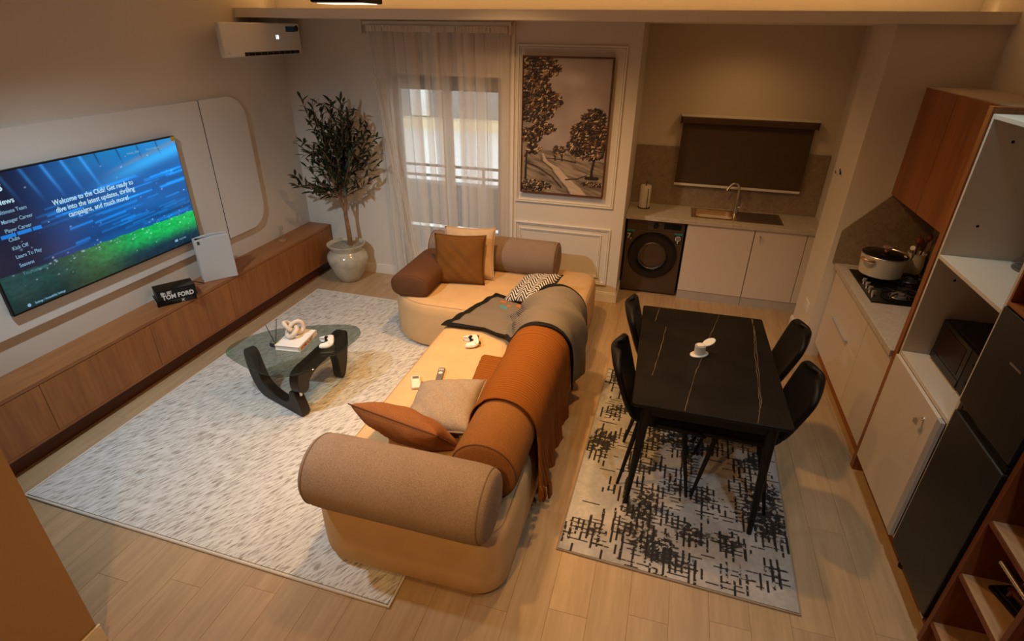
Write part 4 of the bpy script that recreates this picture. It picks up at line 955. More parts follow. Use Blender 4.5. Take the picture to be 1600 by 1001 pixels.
for cx in (0.41, 0.49): stroke([(cx, 0.26), (cx, 0.30)], 0.008, 0.008, lin(44, 30, 20)); blob(cx, 0.335, 0.035, 0.04, 26, s=0.6)
blob(0.15, 0.05, 0.22, 0.045, 110, s=0.8); blob(0.88, 0.09, 0.14, 0.018, 40, s=0.7)
stroke([(0.55, 0.115), (0.70, 0.13), (0.80, 0.16)], 0.008, 0.006, lin(40, 28, 20)); stroke([(0.04, 0.235), (0.2, 0.20), (0.38, 0.13), (0.5, 0.05)], 0.010, 0.010, lin(58, 44, 34)); stroke([(0.30, 0.275), (0.5, 0.27), (0.66, 0.255)], 0.006, 0.010, lin(60, 46, 36))
def pf(u, v):
    return (AX0 + 0.012 + u * (AX1 - AX0 - 0.024), 5.112 - 1.0 * hgt[min(H_ - 1, int(round(v * (H_ - 1)))), min(W_ - 1, int(round(u * (W_ - 1))))], AZ0 + 0.012 + v * (AZ1 - AZ0 - 0.024))
paint_grid('canvas', img, pf, painted('oil_paint', 0.55, bump=0.25), pa, smooth=False)
obj('stretcher', bx(AX0 + 0.01, AX1 - 0.01, 5.115, 5.148, AZ0 + 0.01, AZ1 - 0.01), MT['paper'], pa)
for x0, x1, z0, z1 in ((AX0, AX1, AZ0, AZ0 + 0.012), (AX0, AX1, AZ1 - 0.012, AZ1), (AX0, AX0 + 0.012, AZ0 + 0.012, AZ1 - 0.012), (AX1 - 0.012, AX1, AZ0 + 0.012, AZ1 - 0.012)):
    obj('frame_side', bx(x0, x1, 5.100, 5.149, z0, z1), MT['plinth'], pa, bevel=0.002)

#SECTION: KITCHEN
obj_wm = thing('washing_machine', 'dark bronze front loading washing machine under the worktop', 'washing machine', (-0.045, 5.72, 0.0)); wm = obj_wm
obj('body', bx(-0.325, 0.235, 5.50, 5.94, 0.015, 0.79), MT['wash'], wm, bevel=0.006)
obj('control_panel', bx(-0.323, 0.233, 5.490, 5.502, 0.685, 0.788), MT['wash'], wm, bevel=0.003)
obj('detergent_drawer', bx(-0.318, -0.13, 5.486, 5.492, 0.695, 0.78), MT['wash'], wm, bevel=0.003)
obj('front_panel', bx(-0.323, 0.233, 5.493, 5.503, 0.02, 0.68), MT['wash'], wm, bevel=0.003)
obj('display', bx(0.035, 0.20, 5.486, 5.491, 0.712, 0.768), MT['blackg'], wm)
def ylathe(prof, cx, cz, n=40):
    b = B(); rings = [[(cx + r * math.cos(2 * PI * k / n), y, cz + r * math.sin(2 * PI * k / n)) for k in range(n)] for r, y in prof]; return b.loft(rings, False, False)
obj('dial', ylathe([(0.026, 5.491), (0.024, 5.468), (0.0005, 5.466)], -0.045, 0.738, 24), MT['black'], wm, smooth=True)
obj('door_ring', ylathe([(0.243, 5.494), (0.243, 5.478), (0.232, 5.466), (0.165, 5.462), (0.14, 5.474), (0.136, 5.492)], -0.045, 0.425, 48), MT['blackg'], wm, smooth=True)
obj('chrome_trim', ylathe([(0.142, 5.472), (0.138, 5.466), (0.133, 5.474)], -0.045, 0.425, 48), MT['steel'], wm, smooth=True)
obj('drum', ylathe([(0.135, 5.492), (0.135, 5.60), (0.12, 5.66), (0.0005, 5.67)], -0.045, 0.425, 40), MT['steel'], wm, smooth=True)
obj('porthole_glass', ylathe([(0.136, 5.478), (0.12, 5.488), (0.08, 5.505), (0.0005, 5.51)], -0.045, 0.425, 40), MT['glass'], wm, smooth=True)
for k in range(3):
    a = PI / 2 + k * 2 * PI / 3; obj('drum_paddle', B().tube([(-0.045 + 0.12 * math.cos(a), 5.52, 0.425 + 0.12 * math.sin(a)), (-0.045 + 0.10 * math.cos(a), 5.64, 0.425 + 0.10 * math.sin(a))], 0.018, 8), MT['steel'], wm, smooth=True)
obj('sticker', bx(-0.318, -0.245, 5.4915, 5.4935, 0.655, 0.678), MT['teal'], wm); obj('sticker', bx(-0.318, -0.258, 5.4915, 5.4935, 0.575, 0.655), MT['darkprint'], wm)
text('sticker_text', '7', 0.075, MT['ink'], wm, (-0.315, 5.491, 0.585), (1, 0, 0), (0, 0, 1), bold=0.001); text('sticker_text', 'kg', 0.025, MT['ink'], wm, (-0.288, 5.491, 0.58), (1, 0, 0), (0, 0, 1))
obj('sticker', bx(0.145, 0.222, 5.4915, 5.4935, 0.660, 0.678), MT['teal'], wm); obj('sticker', bx(0.145, 0.222, 5.4915, 5.4935, 0.565, 0.660), MT['darkprint'], wm)
obj('sticker_emblem', ylathe([(0.026, 5.4912), (0.021, 5.4908)], 0.1835, 0.622, 20), MT['ink'], wm); obj('sticker_emblem', ylathe([(0.013, 5.4912), (0.009, 5.4908)], 0.1835, 0.622, 20), MT['ink'], wm); obj('sticker_emblem', bx(0.180, 0.187, 5.4908, 5.4915, 0.572, 0.596), MT['ink'], wm)
for x in (-0.28, 0.19): obj('foot', B().lathe([(0, 0.0), (0.02, 0.0), (0.02, 0.018), (0, 0.018)], (x, 5.54, 0), 12), MT['black'], wm)
# sink cabinets
def lockkey(par, x, y, z, axis):
    if axis == 'y':
        obj('lock', ylathe([(0.0005, y - 0.004), (0.010, y - 0.004), (0.011, y)], x, z, 16), MT['steel'], par, smooth=True)
        obj('key', B().box(x - 0.0015, x + 0.0015, y - 0.030, y - 0.004, z - 0.006, z + 0.006).box(x - 0.002, x + 0.002, y - 0.034, y - 0.026, z - 0.045, z - 0.008), MT['steel'], par)
    else:
        obj('lock', B().lathe([(0, x - 0.005), (0.010, x - 0.005), (0.011, x), (0, x)], (0, y, z), 16, 'x'), MT['steel'], par, smooth=True)
        obj('key', B().box(x - 0.030, x - 0.005, y - 0.006, y + 0.006, z - 0.0015, z + 0.0015).box(x - 0.034, x - 0.027, y - 0.018, y + 0.008, z - 0.030, z + 0.002).box(x - 0.033, x - 0.028, y + 0.006, y + 0.022, z - 0.034, z - 0.012), MT['steel'], par, bevel=0.001)
u1 = thing('base_cabinet', 'taupe cabinet under the sink, next to the washing machine', 'cabinet', (0.57, 5.7, 0.0), 'base cabinets under the alcove worktop')
obj('carcass', bx(0.255, 0.868, 5.475, 5.94, 0.095, 0.798), MT['cabw'], u1); obj('door', bx(0.257, 0.866, 5.455, 5.474, 0.098, 0.795), MT['cab'], u1, bevel=0.002)
obj('plinth', bx(0.255, 0.868, 5.462, 5.48, 0.0, 0.093), MT['alu'], u1)
u2 = thing('base_cabinet', 'taupe cabinet with a key in its lock, in the alcove corner', 'cabinet', (1.1, 5.7, 0.0), 'base cabinets under the alcove worktop')
obj('carcass', bx(0.872, 1.455, 5.475, 5.94, 0.095, 0.798), MT['cabw'], u2); d2 = obj('door', bx(0.874, 1.325, 5.455, 5.474, 0.098, 0.795), MT['cab'], u2, bevel=0.002)
lockkey(d2, 0.925, 5.455, 0.735, 'y'); obj('filler', bx(1.331, 1.455, 5.458, 5.474, 0.098, 0.797), MT['cab'], u2, bevel=0.002); obj('plinth', bx(0.872, 1.455, 5.462, 5.48, 0.0, 0.093), MT['alu'], u2)
b = B(); HX0, HX1, HY0, HY1 = 0.315, 0.665, 5.565, 5.84
b.box(-0.343, HX0, 5.432, 5.948, 0.80, 0.84).box(HX1, 1.458, 5.432, 5.948, 0.80, 0.84).box(HX0, HX1, 5.432, HY0, 0.80, 0.84).box(HX0, HX1, HY1, 5.948, 0.80, 0.84)
single('worktop', b, MT['worktop'], 'speckled stone worktop running over the washing machine and sink cabinets', 'worktop', bevel=0.003)
single('backsplash', bx(-0.343, 1.458, 5.934, 5.949, 0.841, 1.43), MT['splash'], 'brown stone splashback behind the sink in the alcove', 'splashback', bevel=0.003)
sk = thing('kitchen_sink', 'metal sink with a single bowl and ribbed drainer', 'sink', (0.69, 5.7, 0.80))
b = B()
def bowl(u, v):
    pts = rrect(HX0 + .004, HX1 - .004, HY0 + .004, HY1 - .004, 0.05, 8); i = int(round(u * len(pts))) % len(pts); c = ((HX0 + HX1) / 2, (HY0 + HY1) / 2)
    s = [1.0, 0.985, 0.96, 0.90, 0.5, 0.0][v]; z = [0.846, 0.78, 0.70, 0.682, 0.680, 0.678][v]; return (c[0] + (pts[i][0] - c[0]) * s, c[1] + (pts[i][1] - c[1]) * s, z)
n_ = len(rrect(0, 1, 0, 1, .05, 8)); obj('bowl', B().loft([[bowl(k / n_, v) for k in range(n_)] for v in range(6)], False, False), MT['brass'], sk, smooth=True)
b = B(); X0, X1, Y0_, Y1_ = 0.275, 1.115, 5.535, 5.875
b.box(X0, HX0 + .006, Y0_, Y1_, 0.8402, 0.8475).box(HX1 - .006, 0.70, Y0_, Y1_, 0.8402, 0.8475).box(HX0 + .006, HX1 - .006, Y0_, HY0 + .006, 0.8402, 0.8475).box(HX0 + .006, HX1 - .006, HY1 - .006, Y1_, 0.8402, 0.8475)
obj('rim', b, MT['brass'], sk, bevel=0.002)
b = B().box(0.70, X1, Y0_, Y1_, 0.8402, 0.8465)
for k in range(9): b.box(0.735, 1.085, 5.575 + k * 0.031, 5.587 + k * 0.031, 0.8466, 0.849)
obj('drainer', b, mk('dark_drainer', (0.17, 0.12, 0.085), 0.35, 0.6), sk, bevel=0.001)
obj('drain', B().lathe([(0, 0.681), (0.03, 0.681), (0.034, 0.686), (0.03, 0.684), (0, 0.683)], (0.49, 5.70, 0), 20), MT['steel'], sk, smooth=True)
fc = thing('kitchen_tap', 'slim curved metal tap behind the sink bowl', 'tap', (0.70, 5.80, 0.8475))
pth = [(0.70, 5.805, 0.848), (0.695, 5.805, 1.00)] + [(0.645 + 0.05 * math.cos(a), 5.80 - 0.03 * (1 - math.cos(a)) * 0.5, 1.08 + 0.062 * math.sin(a)) for a in [k * PI / 10 for k in range(0, 9)]] + [(0.575, 5.76, 1.075)]
obj('spout', B().tube(pth, 0.0105, 12), MT['steel'], fc, smooth=True); obj('base', B().lathe([(0, 0.848), (0.024, 0.848), (0.022, 0.87), (0.016, 0.90), (0, 0.90)], (0.70, 5.805, 0), 20), MT['steel'], fc, smooth=True)
obj('lever', B().tube([(0.71, 5.805, 0.905), (0.745, 5.805, 0.912), (0.748, 5.805, 0.955)], [0.008, 0.007, 0.005], 8), MT['steel'], fc, smooth=True)
pr_ = thing('paper_towel_holder', 'white paper towel roll on a black wire holder', 'paper towel', (-0.195, 5.74, 0.84))
obj('paper_roll', B().lathe([(0.016, 0.848), (0.052, 0.848), (0.054, 0.855), (0.054, 1.06), (0.052, 1.068), (0.016, 1.068), (0.016, 0.848)], (-0.195, 5.74, 0), 28), MT['paper'], pr_, smooth=True)
obj('base', B().lathe([(0, 0.8405), (0.062, 0.8405), (0.062, 0.846), (0, 0.846)], (-0.195, 5.74, 0), 24), MT['black'], pr_, smooth=True)
obj('wire', B().tube([(-0.195, 5.74, 0.846), (-0.195, 5.74, 1.09), (-0.19, 5.74, 1.115), (-0.182, 5.74, 1.10)], 0.004, 8), MT['black'], pr_, smooth=True)
obj('arm', B().tube([(-0.165, 5.682, 0.846), (-0.165, 5.680, 1.05)], 0.0035, 8), MT['black'], pr_, smooth=True)
bd_ = thing('roller_blind', 'dark brown roller blind with a glossy cassette above the sink', 'blind', (0.66, 5.90, 1.08))
obj('cassette', bx(0.055, 1.268, 5.845, 5.945, 1.665, 1.725), MT['cassette'], bd_, bevel=0.012, seg=3); obj('headrail', bx(0.05, 1.273, 5.85, 5.947, 1.726, 1.745), MT['offwhite'], bd_, bevel=0.002)
for x in (0.048, 1.268): obj('end_cap', bx(x, x + 0.008, 5.842, 5.947, 1.66, 1.728), MT['cassette'], bd_, bevel=0.002)
obj('fabric', bx(0.075, 1.250, 5.888, 5.890, 1.085, 1.668), MT['blindm'], bd_); obj('bottom_bar', bx(0.070, 1.255, 5.880, 5.898, 1.062, 1.086), MT['offwhite'], bd_, bevel=0.004)
hk = thing('wall_hook', 'small dark hooks on the pale pier beside the kitchen alcove', 'hook', (1.305, 5.0, 1.46))
obj('bar', B().tube([(1.306, 4.97, 1.50), (1.298, 4.90, 1.475)], 0.005, 8), MT['legblk'], hk, smooth=True); obj('peg', B().tube([(1.308, 5.10, 1.46), (1.300, 5.04, 1.455)], 0.003, 8), MT['legblk'], hk, smooth=True); obj('plate', bx(1.305, 1.3095, 4.93, 4.955, 1.47, 1.50), MT['offwhite'], hk, bevel=0.002)
so_ = thing('wall_socket', 'white socket plate low on the pier beside the dining table', 'socket', (1.305, 4.80, 0.33))
obj('plate', bx(1.301, 1.3098, 4.74, 4.88, 0.33, 0.42), MT['white'], so_, bevel=0.003); obj('rocker', bx(1.2985, 1.3015, 4.755, 4.80, 0.35, 0.40), MT['white'], so_, bevel=0.001)

#SECTION: RIGHT RUN
dr = thing('drawer_cabinet', 'taupe base cabinet with two deep drawers under the hob', 'cabinet', (1.68, 4.15, 0.0), 'base cabinets under the hob worktop')
obj('carcass', bx(1.412, 1.93, 3.70, 4.605, 0.132, 0.808), MT['cabw'], dr)
o = obj('drawer', bx(1.392, 1.411, 3.702, 4.603, 0.505, 0.805), MT['cab'], dr, bevel=0.002); obj('handle', bx(1.368, 1.392, 3.93, 4.31, 0.508, 0.522), MT['alu'], o, bevel=0.002)
obj('drawer', bx(1.392, 1.411, 3.702, 4.603, 0.135, 0.501), MT['cab'], dr, bevel=0.002); obj('plinth', bx(1.445, 1.465, 3.70, 4.615, 0.0, 0.13), MT['woodredY'], dr)
dc = thing('base_cabinet', 'taupe base cabinet with one plain door between drawers and red brown panel', 'cabinet', (1.68, 3.45, 0.0), 'base cabinets under the hob worktop')
obj('carcass', bx(1.412, 1.93, 3.214, 3.697, 0.132, 0.808), MT['cabw'], dc); obj('door', bx(1.392, 1.411, 3.216, 3.698, 0.135, 0.805), MT['cab'], dc, bevel=0.002); obj('plinth', bx(1.445, 1.465, 3.214, 3.698, 0.0, 0.13), MT['woodredY'], dc)
single('worktop', bx(1.366, 1.948, 3.213, 4.615, 0.81, 0.85), MT['worktop'], 'pale stone worktop carrying the black gas hob', 'worktop', bevel=0.003)
sp = thing('hob_backsplash', 'grey brown stone splashback in the corner behind the gas hob', 'splashback', (1.7, 4.4, 0.851))
obj('back_slab', bx(1.937, 1.949, 3.213, 4.606, 0.851, 1.418), MT['splash'], sp)
obj('side_slab', B().loft([[(x, y, z) for x, z in ((1.345, 0.851), (1.949, 0.851), (1.949, 1.418), (1.612, 1.418), (1.345, 1.11))] for y in (4.607, 4.619)]), MT['splash'], sp)
hb = thing('gas_hob', 'black glass gas hob with knobs and iron pan supports', 'hob', (1.66, 4.19, 0.85))
obj('glass', bx(1.435, 1.885, 3.885, 4.485, 0.8505, 0.858), MT['blackg'], hb, bevel=0.002)
for bx_, by_, r in ((1.62, 4.36, 0.062), (1.64, 4.03, 0.050), (1.80, 4.36, 0.042), (1.80, 4.03, 0.050)):
    o = obj('burner', B().lathe([(0, 0.8585), (r, 0.8585), (r * 0.95, 0.868), (r * 0.7, 0.872), (r * 0.68, 0.880), (0, 0.882)], (bx_, by_, 0), 28), MT['grey'], hb, smooth=True)
    obj('burner_ring', B().tube([(bx_ + r * 1.25 * math.cos(2 * PI * k / 28), by_ + r * 1.25 * math.sin(2 * PI * k / 28), 0.860) for k in range(28)], 0.003, 6, closed=True), MT['steel'], o, smooth=True)
    s_ = B()
    for k in range(4):
        a = PI / 4 + k * PI / 2; s_.tube([(bx_ + 0.115 * math.cos(a), by_ + 0.115 * math.sin(a), 0.859), (bx_ + 0.10 * math.cos(a), by_ + 0.10 * math.sin(a), 0.884), (bx_ + 0.03 * math.cos(a), by_ + 0.03 * math.sin(a), 0.885)], 0.005, 6)
    s_.tube([(bx_ + 0.105 * math.cos(2 * PI * k / 24), by_ + 0.105 * math.sin(2 * PI * k / 24), 0.8715) for k in range(24)], 0.004, 6, closed=True)
    obj('pan_support', s_, MT['legblk'], hb, smooth=True)
for k in range(4): obj('knob', B().lathe([(0, 0.8585), (0.019, 0.8585), (0.017, 0.868), (0.014, 0.880), (0, 0.881)], (1.485, 4.03 + k * 0.075, 0), 18), MT['steel'], hb, smooth=True)
text('lettering', 'GAS', 0.018, MT['ink'], hb, (1.452, 4.46, 0.8582), (0, -1, 0), (1, 0, 0), depth=0.0003) if False else None
cp = thing('cooking_pot', 'cream pot with a black glass lid and wooden knob on the hob', 'pot', (1.60, 4.37, 0.886))
P0 = (1.60, 4.37, 0)
obj('body', B().lathe([(0, 0.887), (0.128, 0.887), (0.138, 0.895), (0.150, 1.02), (0.153, 1.035), (0.147, 1.035), (0.143, 1.02), (0.13, 0.90), (0, 0.897)], P0, 40), MT['potw'], cp, smooth=True)
ld = obj('lid', B().lathe([(0, 1.062), (0.06, 1.058), (0.11, 1.048), (0.148, 1.037), (0.150, 1.0355), (0.148, 1.0352), (0, 1.0352)], P0, 40), MT['blackg'], cp, smooth=True)
obj('lid_rim', B().tube([(1.60 + 0.150 * math.cos(2 * PI * k / 40), 4.37 + 0.150 * math.sin(2 * PI * k / 40), 1.038) for k in range(40)], 0.004, 6, closed=True), MT['steel'], ld, smooth=True)
obj('lid_knob', B().lathe([(0, 1.06), (0.014, 1.06), (0.012, 1.078), (0.030, 1.085), (0.031, 1.096), (0, 1.100)], P0, 20), MT['copper'], ld, smooth=True)
for s in (-1, 1):
    a = R_(215 if s < 0 else 35); cx, cy = 1.60 + 0.152 * math.cos(a), 4.37 + 0.152 * math.sin(a); tx, ty = -math.sin(a), math.cos(a)
    obj('side_handle', B().tube(bez([(cx + tx * 0.045, cy + ty * 0.045, 1.015), (cx + 0.06 * math.cos(a) + tx * 0.04, cy + 0.06 * math.sin(a) + ty * 0.04, 1.025), (cx + 0.06 * math.cos(a) - tx * 0.04, cy + 0.06 * math.sin(a) - ty * 0.04, 1.025), (cx - tx * 0.045, cy - ty * 0.045, 1.015)], 10), 0.010, 8), MT['copper'], cp, smooth=True)
cn = thing('canister', 'small cream canister with a dark lid beside the red brown panel', 'canister', (1.87, 4.16, 0.8585))
cn.location.z = 0.886; ORG[cn.name] = (1.87, 4.16, 0.886)
obj('body', B().lathe([(0, 0.887), (0.046, 0.887), (0.052, 0.895), (0.055, 0.97), (0.05, 0.975), (0, 0.975)], (1.87, 4.16, 0), 28), MT['potw'], cn, smooth=True)
obj('lid', B().lathe([(0, 0.9755), (0.057, 0.9755), (0.055, 0.99), (0.03, 1.0), (0.014, 1.002), (0.014, 1.018), (0, 1.02)], (1.87, 4.16, 0), 28), MT['blackg'], cn, smooth=True)
jg = thing('utensil_jug', 'white jug with red brown utensils in the hob corner', 'jug', (1.86, 4.54, 0.85))
obj('body', B().lathe([(0, 0.851), (0.05, 0.851), (0.062, 0.87), (0.066, 0.93), (0.058, 1.0), (0.062, 1.02), (0.057, 1.02), (0.053, 1.0), (0.06, 0.93), (0, 0.862)], (1.86, 4.535, 0), 28), MT['white'], jg, smooth=True)
utm = mk('lacquered_utensil', (0.20, 0.055, 0.022), 0.15)
for dx, dy, h, r in ((-0.02, -0.02, 1.15, 0.026), (0.02, -0.01, 1.17, 0.022), (0.0, 0.02, 1.13, 0.024)):
    obj('utensil', B().tube([(1.86 + dx * .5, 4.535 + dy * .5, 0.90), (1.86 + dx * 1.4, 4.535 + dy * 2.0, h - 0.06), (1.86 + dx * 1.6, 4.535 + dy * 2.6, h - 0.03), (1.86 + dx * 1.7, 4.535 + dy * 3, h)], [0.006, 0.006, r, r * 0.5], 10), utm, jg, smooth=True)
obj('ladle', B().tube([(1.84, 4.51, 0.92), (1.80, 4.47, 1.07), (1.79, 4.46, 1.075)], [0.005, 0.005, 0.018], 10), MT['steel'], jg, smooth=True)

uc = thing('wall_cabinet', 'red brown veneered wall cabinet above the hob', 'cabinet', (1.77, 3.9, 1.42))
obj('carcass', bx(1.604, 1.945, 3.215, 4.600, 1.423, 2.125), MT['cabw'], uc)
for a, c in ((4.097, 4.598), (3.662, 4.092), (3.217, 3.657)): obj('door', bx(1.586, 1.603, a, c, 1.42, 2.135), MT['woodred'], uc, bevel=0.0015)
obj('top', bx(1.604, 1.945, 3.215, 4.600, 2.125, 2.140), MT['cabw'], uc); obj('filler', bx(1.590, 1.604, 4.599, 4.616, 1.42, 2.138), MT['cabw'], uc)
tu = thing('tall_unit', 'tall white open unit with shelf, microwave niche and locked lower door', 'cabinet', (1.66, 2.82, 0.0))
o = obj('end_panel', bx(1.382, 1.945, 3.166, 3.210, 0.0, 2.165), MT['woodred'], tu, bevel=0.002); o['label'] = 'red brown wood end panel'
for a, c in ((3.145, 3.163), (2.474, 2.494)): obj('side_panel', bx(1.390, 1.940, a, c, 0.131, 2.135), MT['cabw'], tu, bevel=0.0015)
obj('back_panel', bx(1.928, 1.940, 2.494, 3.145, 0.13, 2.115), MT['cabw'], tu)
for z0, z1, nm in ((2.115, 2.135, 'top'), (1.440, 1.460, 'shelf'), (0.868, 0.890, 'niche_floor'), (0.130, 0.148, 'bottom')): obj(nm, bx(1.390, 1.928, 2.494, 3.145, z0, z1), MT['cabw'], tu, bevel=0.0015)
for y, z in ((3.1445, 2.02), (3.1445, 1.33), (3.1445, 1.62)): obj('screw_hole', B().tube([(1.50, y - 0.0006, z), (1.50, y + 0.0003, z)], 0.007, 10), MT['black'], tu)
dd = obj('door', bx(1.370, 1.389, 2.540, 3.143, 0.135, 0.868), MT['cab'], tu, bevel=0.002); lockkey(dd, 1.370, 2.640, 0.786, 'x'); obj('grip_profile', bx(1.368, 1.389, 2.497, 2.538, 0.135, 0.868), MT['alu'], tu, bevel=0.003)
obj('plinth', bx(1.445, 1.465, 2.474, 3.163, 0.0, 0.13), MT['woodredY'], tu)
mw = thing('microwave', 'black microwave standing in the white niche', 'microwave', (1.71, 2.87, 0.89))
obj('casing', bx(1.530, 1.90, 2.64, 3.115, 0.898, 1.130), MT['black'], mw, bevel=0.004)
obj('door', bx(1.512, 1.529, 2.78, 3.113, 0.902, 1.126), MT['blackg'], mw, bevel=0.003); obj('door_window', bx(1.510, 1.5125, 2.82, 3.075, 0.955, 1.10), mk('tinted_door_glass', (0.022, 0.008, 0.007), 0.25, Specular_IOR_Level=0.15), mw)
obj('control_panel', bx(1.512, 1.529, 2.642, 2.776, 0.902, 1.126), MT['black'], mw, bevel=0.002); obj('lower_trim', bx(1.509, 1.513, 2.782, 3.112, 0.903, 0.942), MT['fridge'], mw, bevel=0.001)
for k in range(2): obj('dial', B().lathe([(0, 1.498), (0.022, 1.498), (0.024, 1.512), (0, 1.512)], (0, 2.71, 0.96 + k * 0.1), 18, 'x'), MT['black'], mw, smooth=True)
for x in (1.55, 1.88):
    for y in (2.68, 3.08): obj('foot', B().lathe([(0, 0.8903), (0.012, 0.8903), (0.012, 0.899), (0, 0.899)], (x, y, 0), 10), MT['black'], mw)
jr = thing('glass_carafe', 'glass blender jar with a black lid on the white shelf', 'jar', (1.74, 3.02, 1.46))
obj('bowl', B().lathe([(0, 1.4615), (0.06, 1.4615), (0.085, 1.475), (0.092, 1.49), (0.080, 1.505), (0.066, 1.515), (0.070, 1.60), (0.078, 1.635), (0.074, 1.635), (0.066, 1.60), (0.062, 1.515), (0.076, 1.50), (0.086, 1.49), (0.08, 1.477), (0, 1.468)], (1.74, 3.02, 0), 32), MT['glass'], jr, smooth=True)
obj('lid', B().lathe([(0, 1.6355), (0.080, 1.6355), (0.098, 1.645), (0.096, 1.665), (0.05, 1.672), (0.035, 1.685), (0, 1.687)], (1.74, 3.02, 0), 12), MT['black'], jr, smooth=True)
obj('base_ring', B().lathe([(0.055, 1.4605), (0.088, 1.4605), (0.090, 1.468), (0.055, 1.468)], (1.74, 3.02, 0), 28), MT['grey'], jr, smooth=True)

fr = thing('refrigerator', 'dark steel two door refrigerator beside the white unit', 'refrigerator', (1.66, 2.25, 0.0))
obj('body', bx(1.425, 1.935, 2.036, 2.466, 0.05, 1.49), MT['black'], fr, bevel=0.004)
obj('lower_door', bx(1.378, 1.424, 2.034, 2.468, 0.125, 0.975), MT['fridge'], fr, bevel=0.005); obj('freezer_door', bx(1.378, 1.424, 2.034, 2.468, 1.020, 1.488), MT['fridge'], fr, bevel=0.005)
obj('grip_recess', bx(1.400, 1.424, 2.036, 2.466, 0.975, 1.020), MT['blackg'], fr); obj('door_edge', bx(1.380, 1.423, 2.0315, 2.0345, 0.13, 0.97), MT['black'], fr); obj('door_edge', bx(1.380, 1.423, 2.0315, 2.0345, 1.025, 1.484), MT['black'], fr)
obj('hinge', bx(1.385, 1.42, 2.036, 2.07, 0.108, 0.124), MT['steel'], fr); obj('hinge', bx(1.385, 1.42, 2.036, 2.07, 0.984, 1.010), MT['legblk'], fr)
obj('badge', bx(1.3765, 1.3785, 2.20, 2.28, 1.325, 1.333), MT['steel'], fr)
for x in (1.45, 1.90):
    for y in (2.07, 2.43): obj('foot', B().lathe([(0, 0), (0.018, 0), (0.018, 0.052), (0, 0.052)], (x, y, 0), 12), MT['black'], fr)
single('plinth_board', bx(1.447, 1.465, 2.026, 2.472, 0.0, 0.048), MT['woodredY'], 'low red brown plinth strip under the refrigerator', 'plinth')
wr = thing('wine_rack', 'red brown wooden grid rack above the refrigerator', 'rack', (1.66, 2.25, 1.50))
ws = [2.036, 2.143, 2.25, 2.357, 2.464]; zs = [1.502, 1.66, 1.818, 1.976, 2.128]
for z in zs: obj('shelf', bx(1.385, 1.930, 2.030, 2.470, z - 0.008, z + 0.008), MT['woodredY'], wr, bevel=0.001)
for y in ws:
    for a, c in zip(zs[:-1], zs[1:]): obj('divider', bx(1.387, 1.925, y - 0.006, y + 0.006, a + 0.0081, c - 0.0081), MT['woodred'], wr)
obj('back_panel', bx(1.931, 1.938, 2.030, 2.470, 1.50, 2.13), MT['woodred'], wr)
su = thing('open_shelf_unit', 'red brown open shelf unit with pale shelves at right edge', 'shelf unit', (1.66, 1.66, 0.0))
for y in (1.996, 1.650, 1.304): obj('upright', bx(1.392, 1.935, y, y + 0.026, 0.0, 2.13), MT['shelfred'], su, bevel=0.0015)
obj('back_panel', bx(1.925, 1.935, 1.33, 1.996, 0.10, 2.11), MT['shelfred'], su)
for a, c in ((1.676, 1.996), (1.330, 1.650)):
    for z in (0.145, 0.465, 0.77, 1.08, 1.40, 1.74, 2.10):
        s_ = obj('shelf', bx(1.402, 1.925, a, c, z - 0.009, z + 0.009), MT['palewood'], su); obj('edge_strip', bx(1.395, 1.402, a, c, z - 0.010, z + 0.009), MT['shelfred'], s_)
    obj('plinth', bx(1.425, 1.445, a, c, 0.0, 0.135), MT['shelfred'], su)
fg = thing('figurine', 'dark red carved figure on a black base with silver rod', 'ornament', (1.53, 1.87, 0.474))
fa = Vector((0.28, -0.95, 0)).normalized(); fb_ = Vector((fa.y, -fa.x, 0)) * -1; fc_ = Vector((1.545, 1.865, 0))
obj('base', obox(fc_, fa, fb_, 0.10, 0.045, 0.4745, 0.492), MT['blackg'], fg, bevel=0.004); obj('base', obox(fc_, fa, fb_, 0.088, 0.036, 0.492, 0.503), MT['black'], fg, bevel=0.003)
fv = B()
def fp(a, c, z): p = fc_ + fa * a + fb_ * c; return (p.x, p.y, z)
fv.tube([fp(-0.06, 0, 0.515), fp(-0.03, 0, 0.535), fp(0.01, 0, 0.54), fp(0.05, 0, 0.53), fp(0.07, 0.005, 0.515)], [0.012, 0.028, 0.032, 0.026, 0.010], 12)
fv.tube([fp(-0.02, 0.0, 0.55), fp(-0.025, 0.0, 0.575), fp(-0.035, 0.0, 0.590)], [0.022, 0.016, 0.010], 10)
fv.tube([fp(0.02, 0.01, 0.555), fp(0.03, 0.01, 0.578), fp(0.05, 0.01, 0.582)], [0.018, 0.013, 0.006], 10)
for a, c in ((-0.045, 0.02), (-0.04, -0.02), (0.045, 0.02), (0.05, -0.02)): fv.tube([fp(a, c * .6, 0.53), fp(a, c, 0.503)], [0.012, 0.009], 8)
obj('figure', fv, MT['figure'], fg, smooth=True)
rod = [fp(-0.10 + 0.24 * t, -0.055 + 0.02 * t, 0.630 - 0.085 * t) for t in [k / 40 for k in range(41)]]
obj('rod', B().tube(rod, [0.0095 + 0.002 * (k % 2) for k in range(41)], 10), MT['steel'], fg, smooth=True)
obj('rod_support', B().tube([fp(0.0, -0.03, 0.55), fp(0.0, -0.047, 0.594)], 0.004, 6), MT['figure'], fg, smooth=True)
pl = B(); rq = random.Random(4)
pl.grid(lambda u, v: (1.63 + 0.16 * u + 0.02 * math.sin(9 * v), 3.25 + 0.16 * v + 0.015 * math.sin(11 * u), 2.145 + 0.045 * abs(math.sin(7 * u + 3 * v)) * math.sin(PI * u) * math.sin(PI * v) + 0.02 * math.sin(PI * u) * math.sin(PI * v) * abs(math.sin(13 * u - 9 * v))), 22, 22)
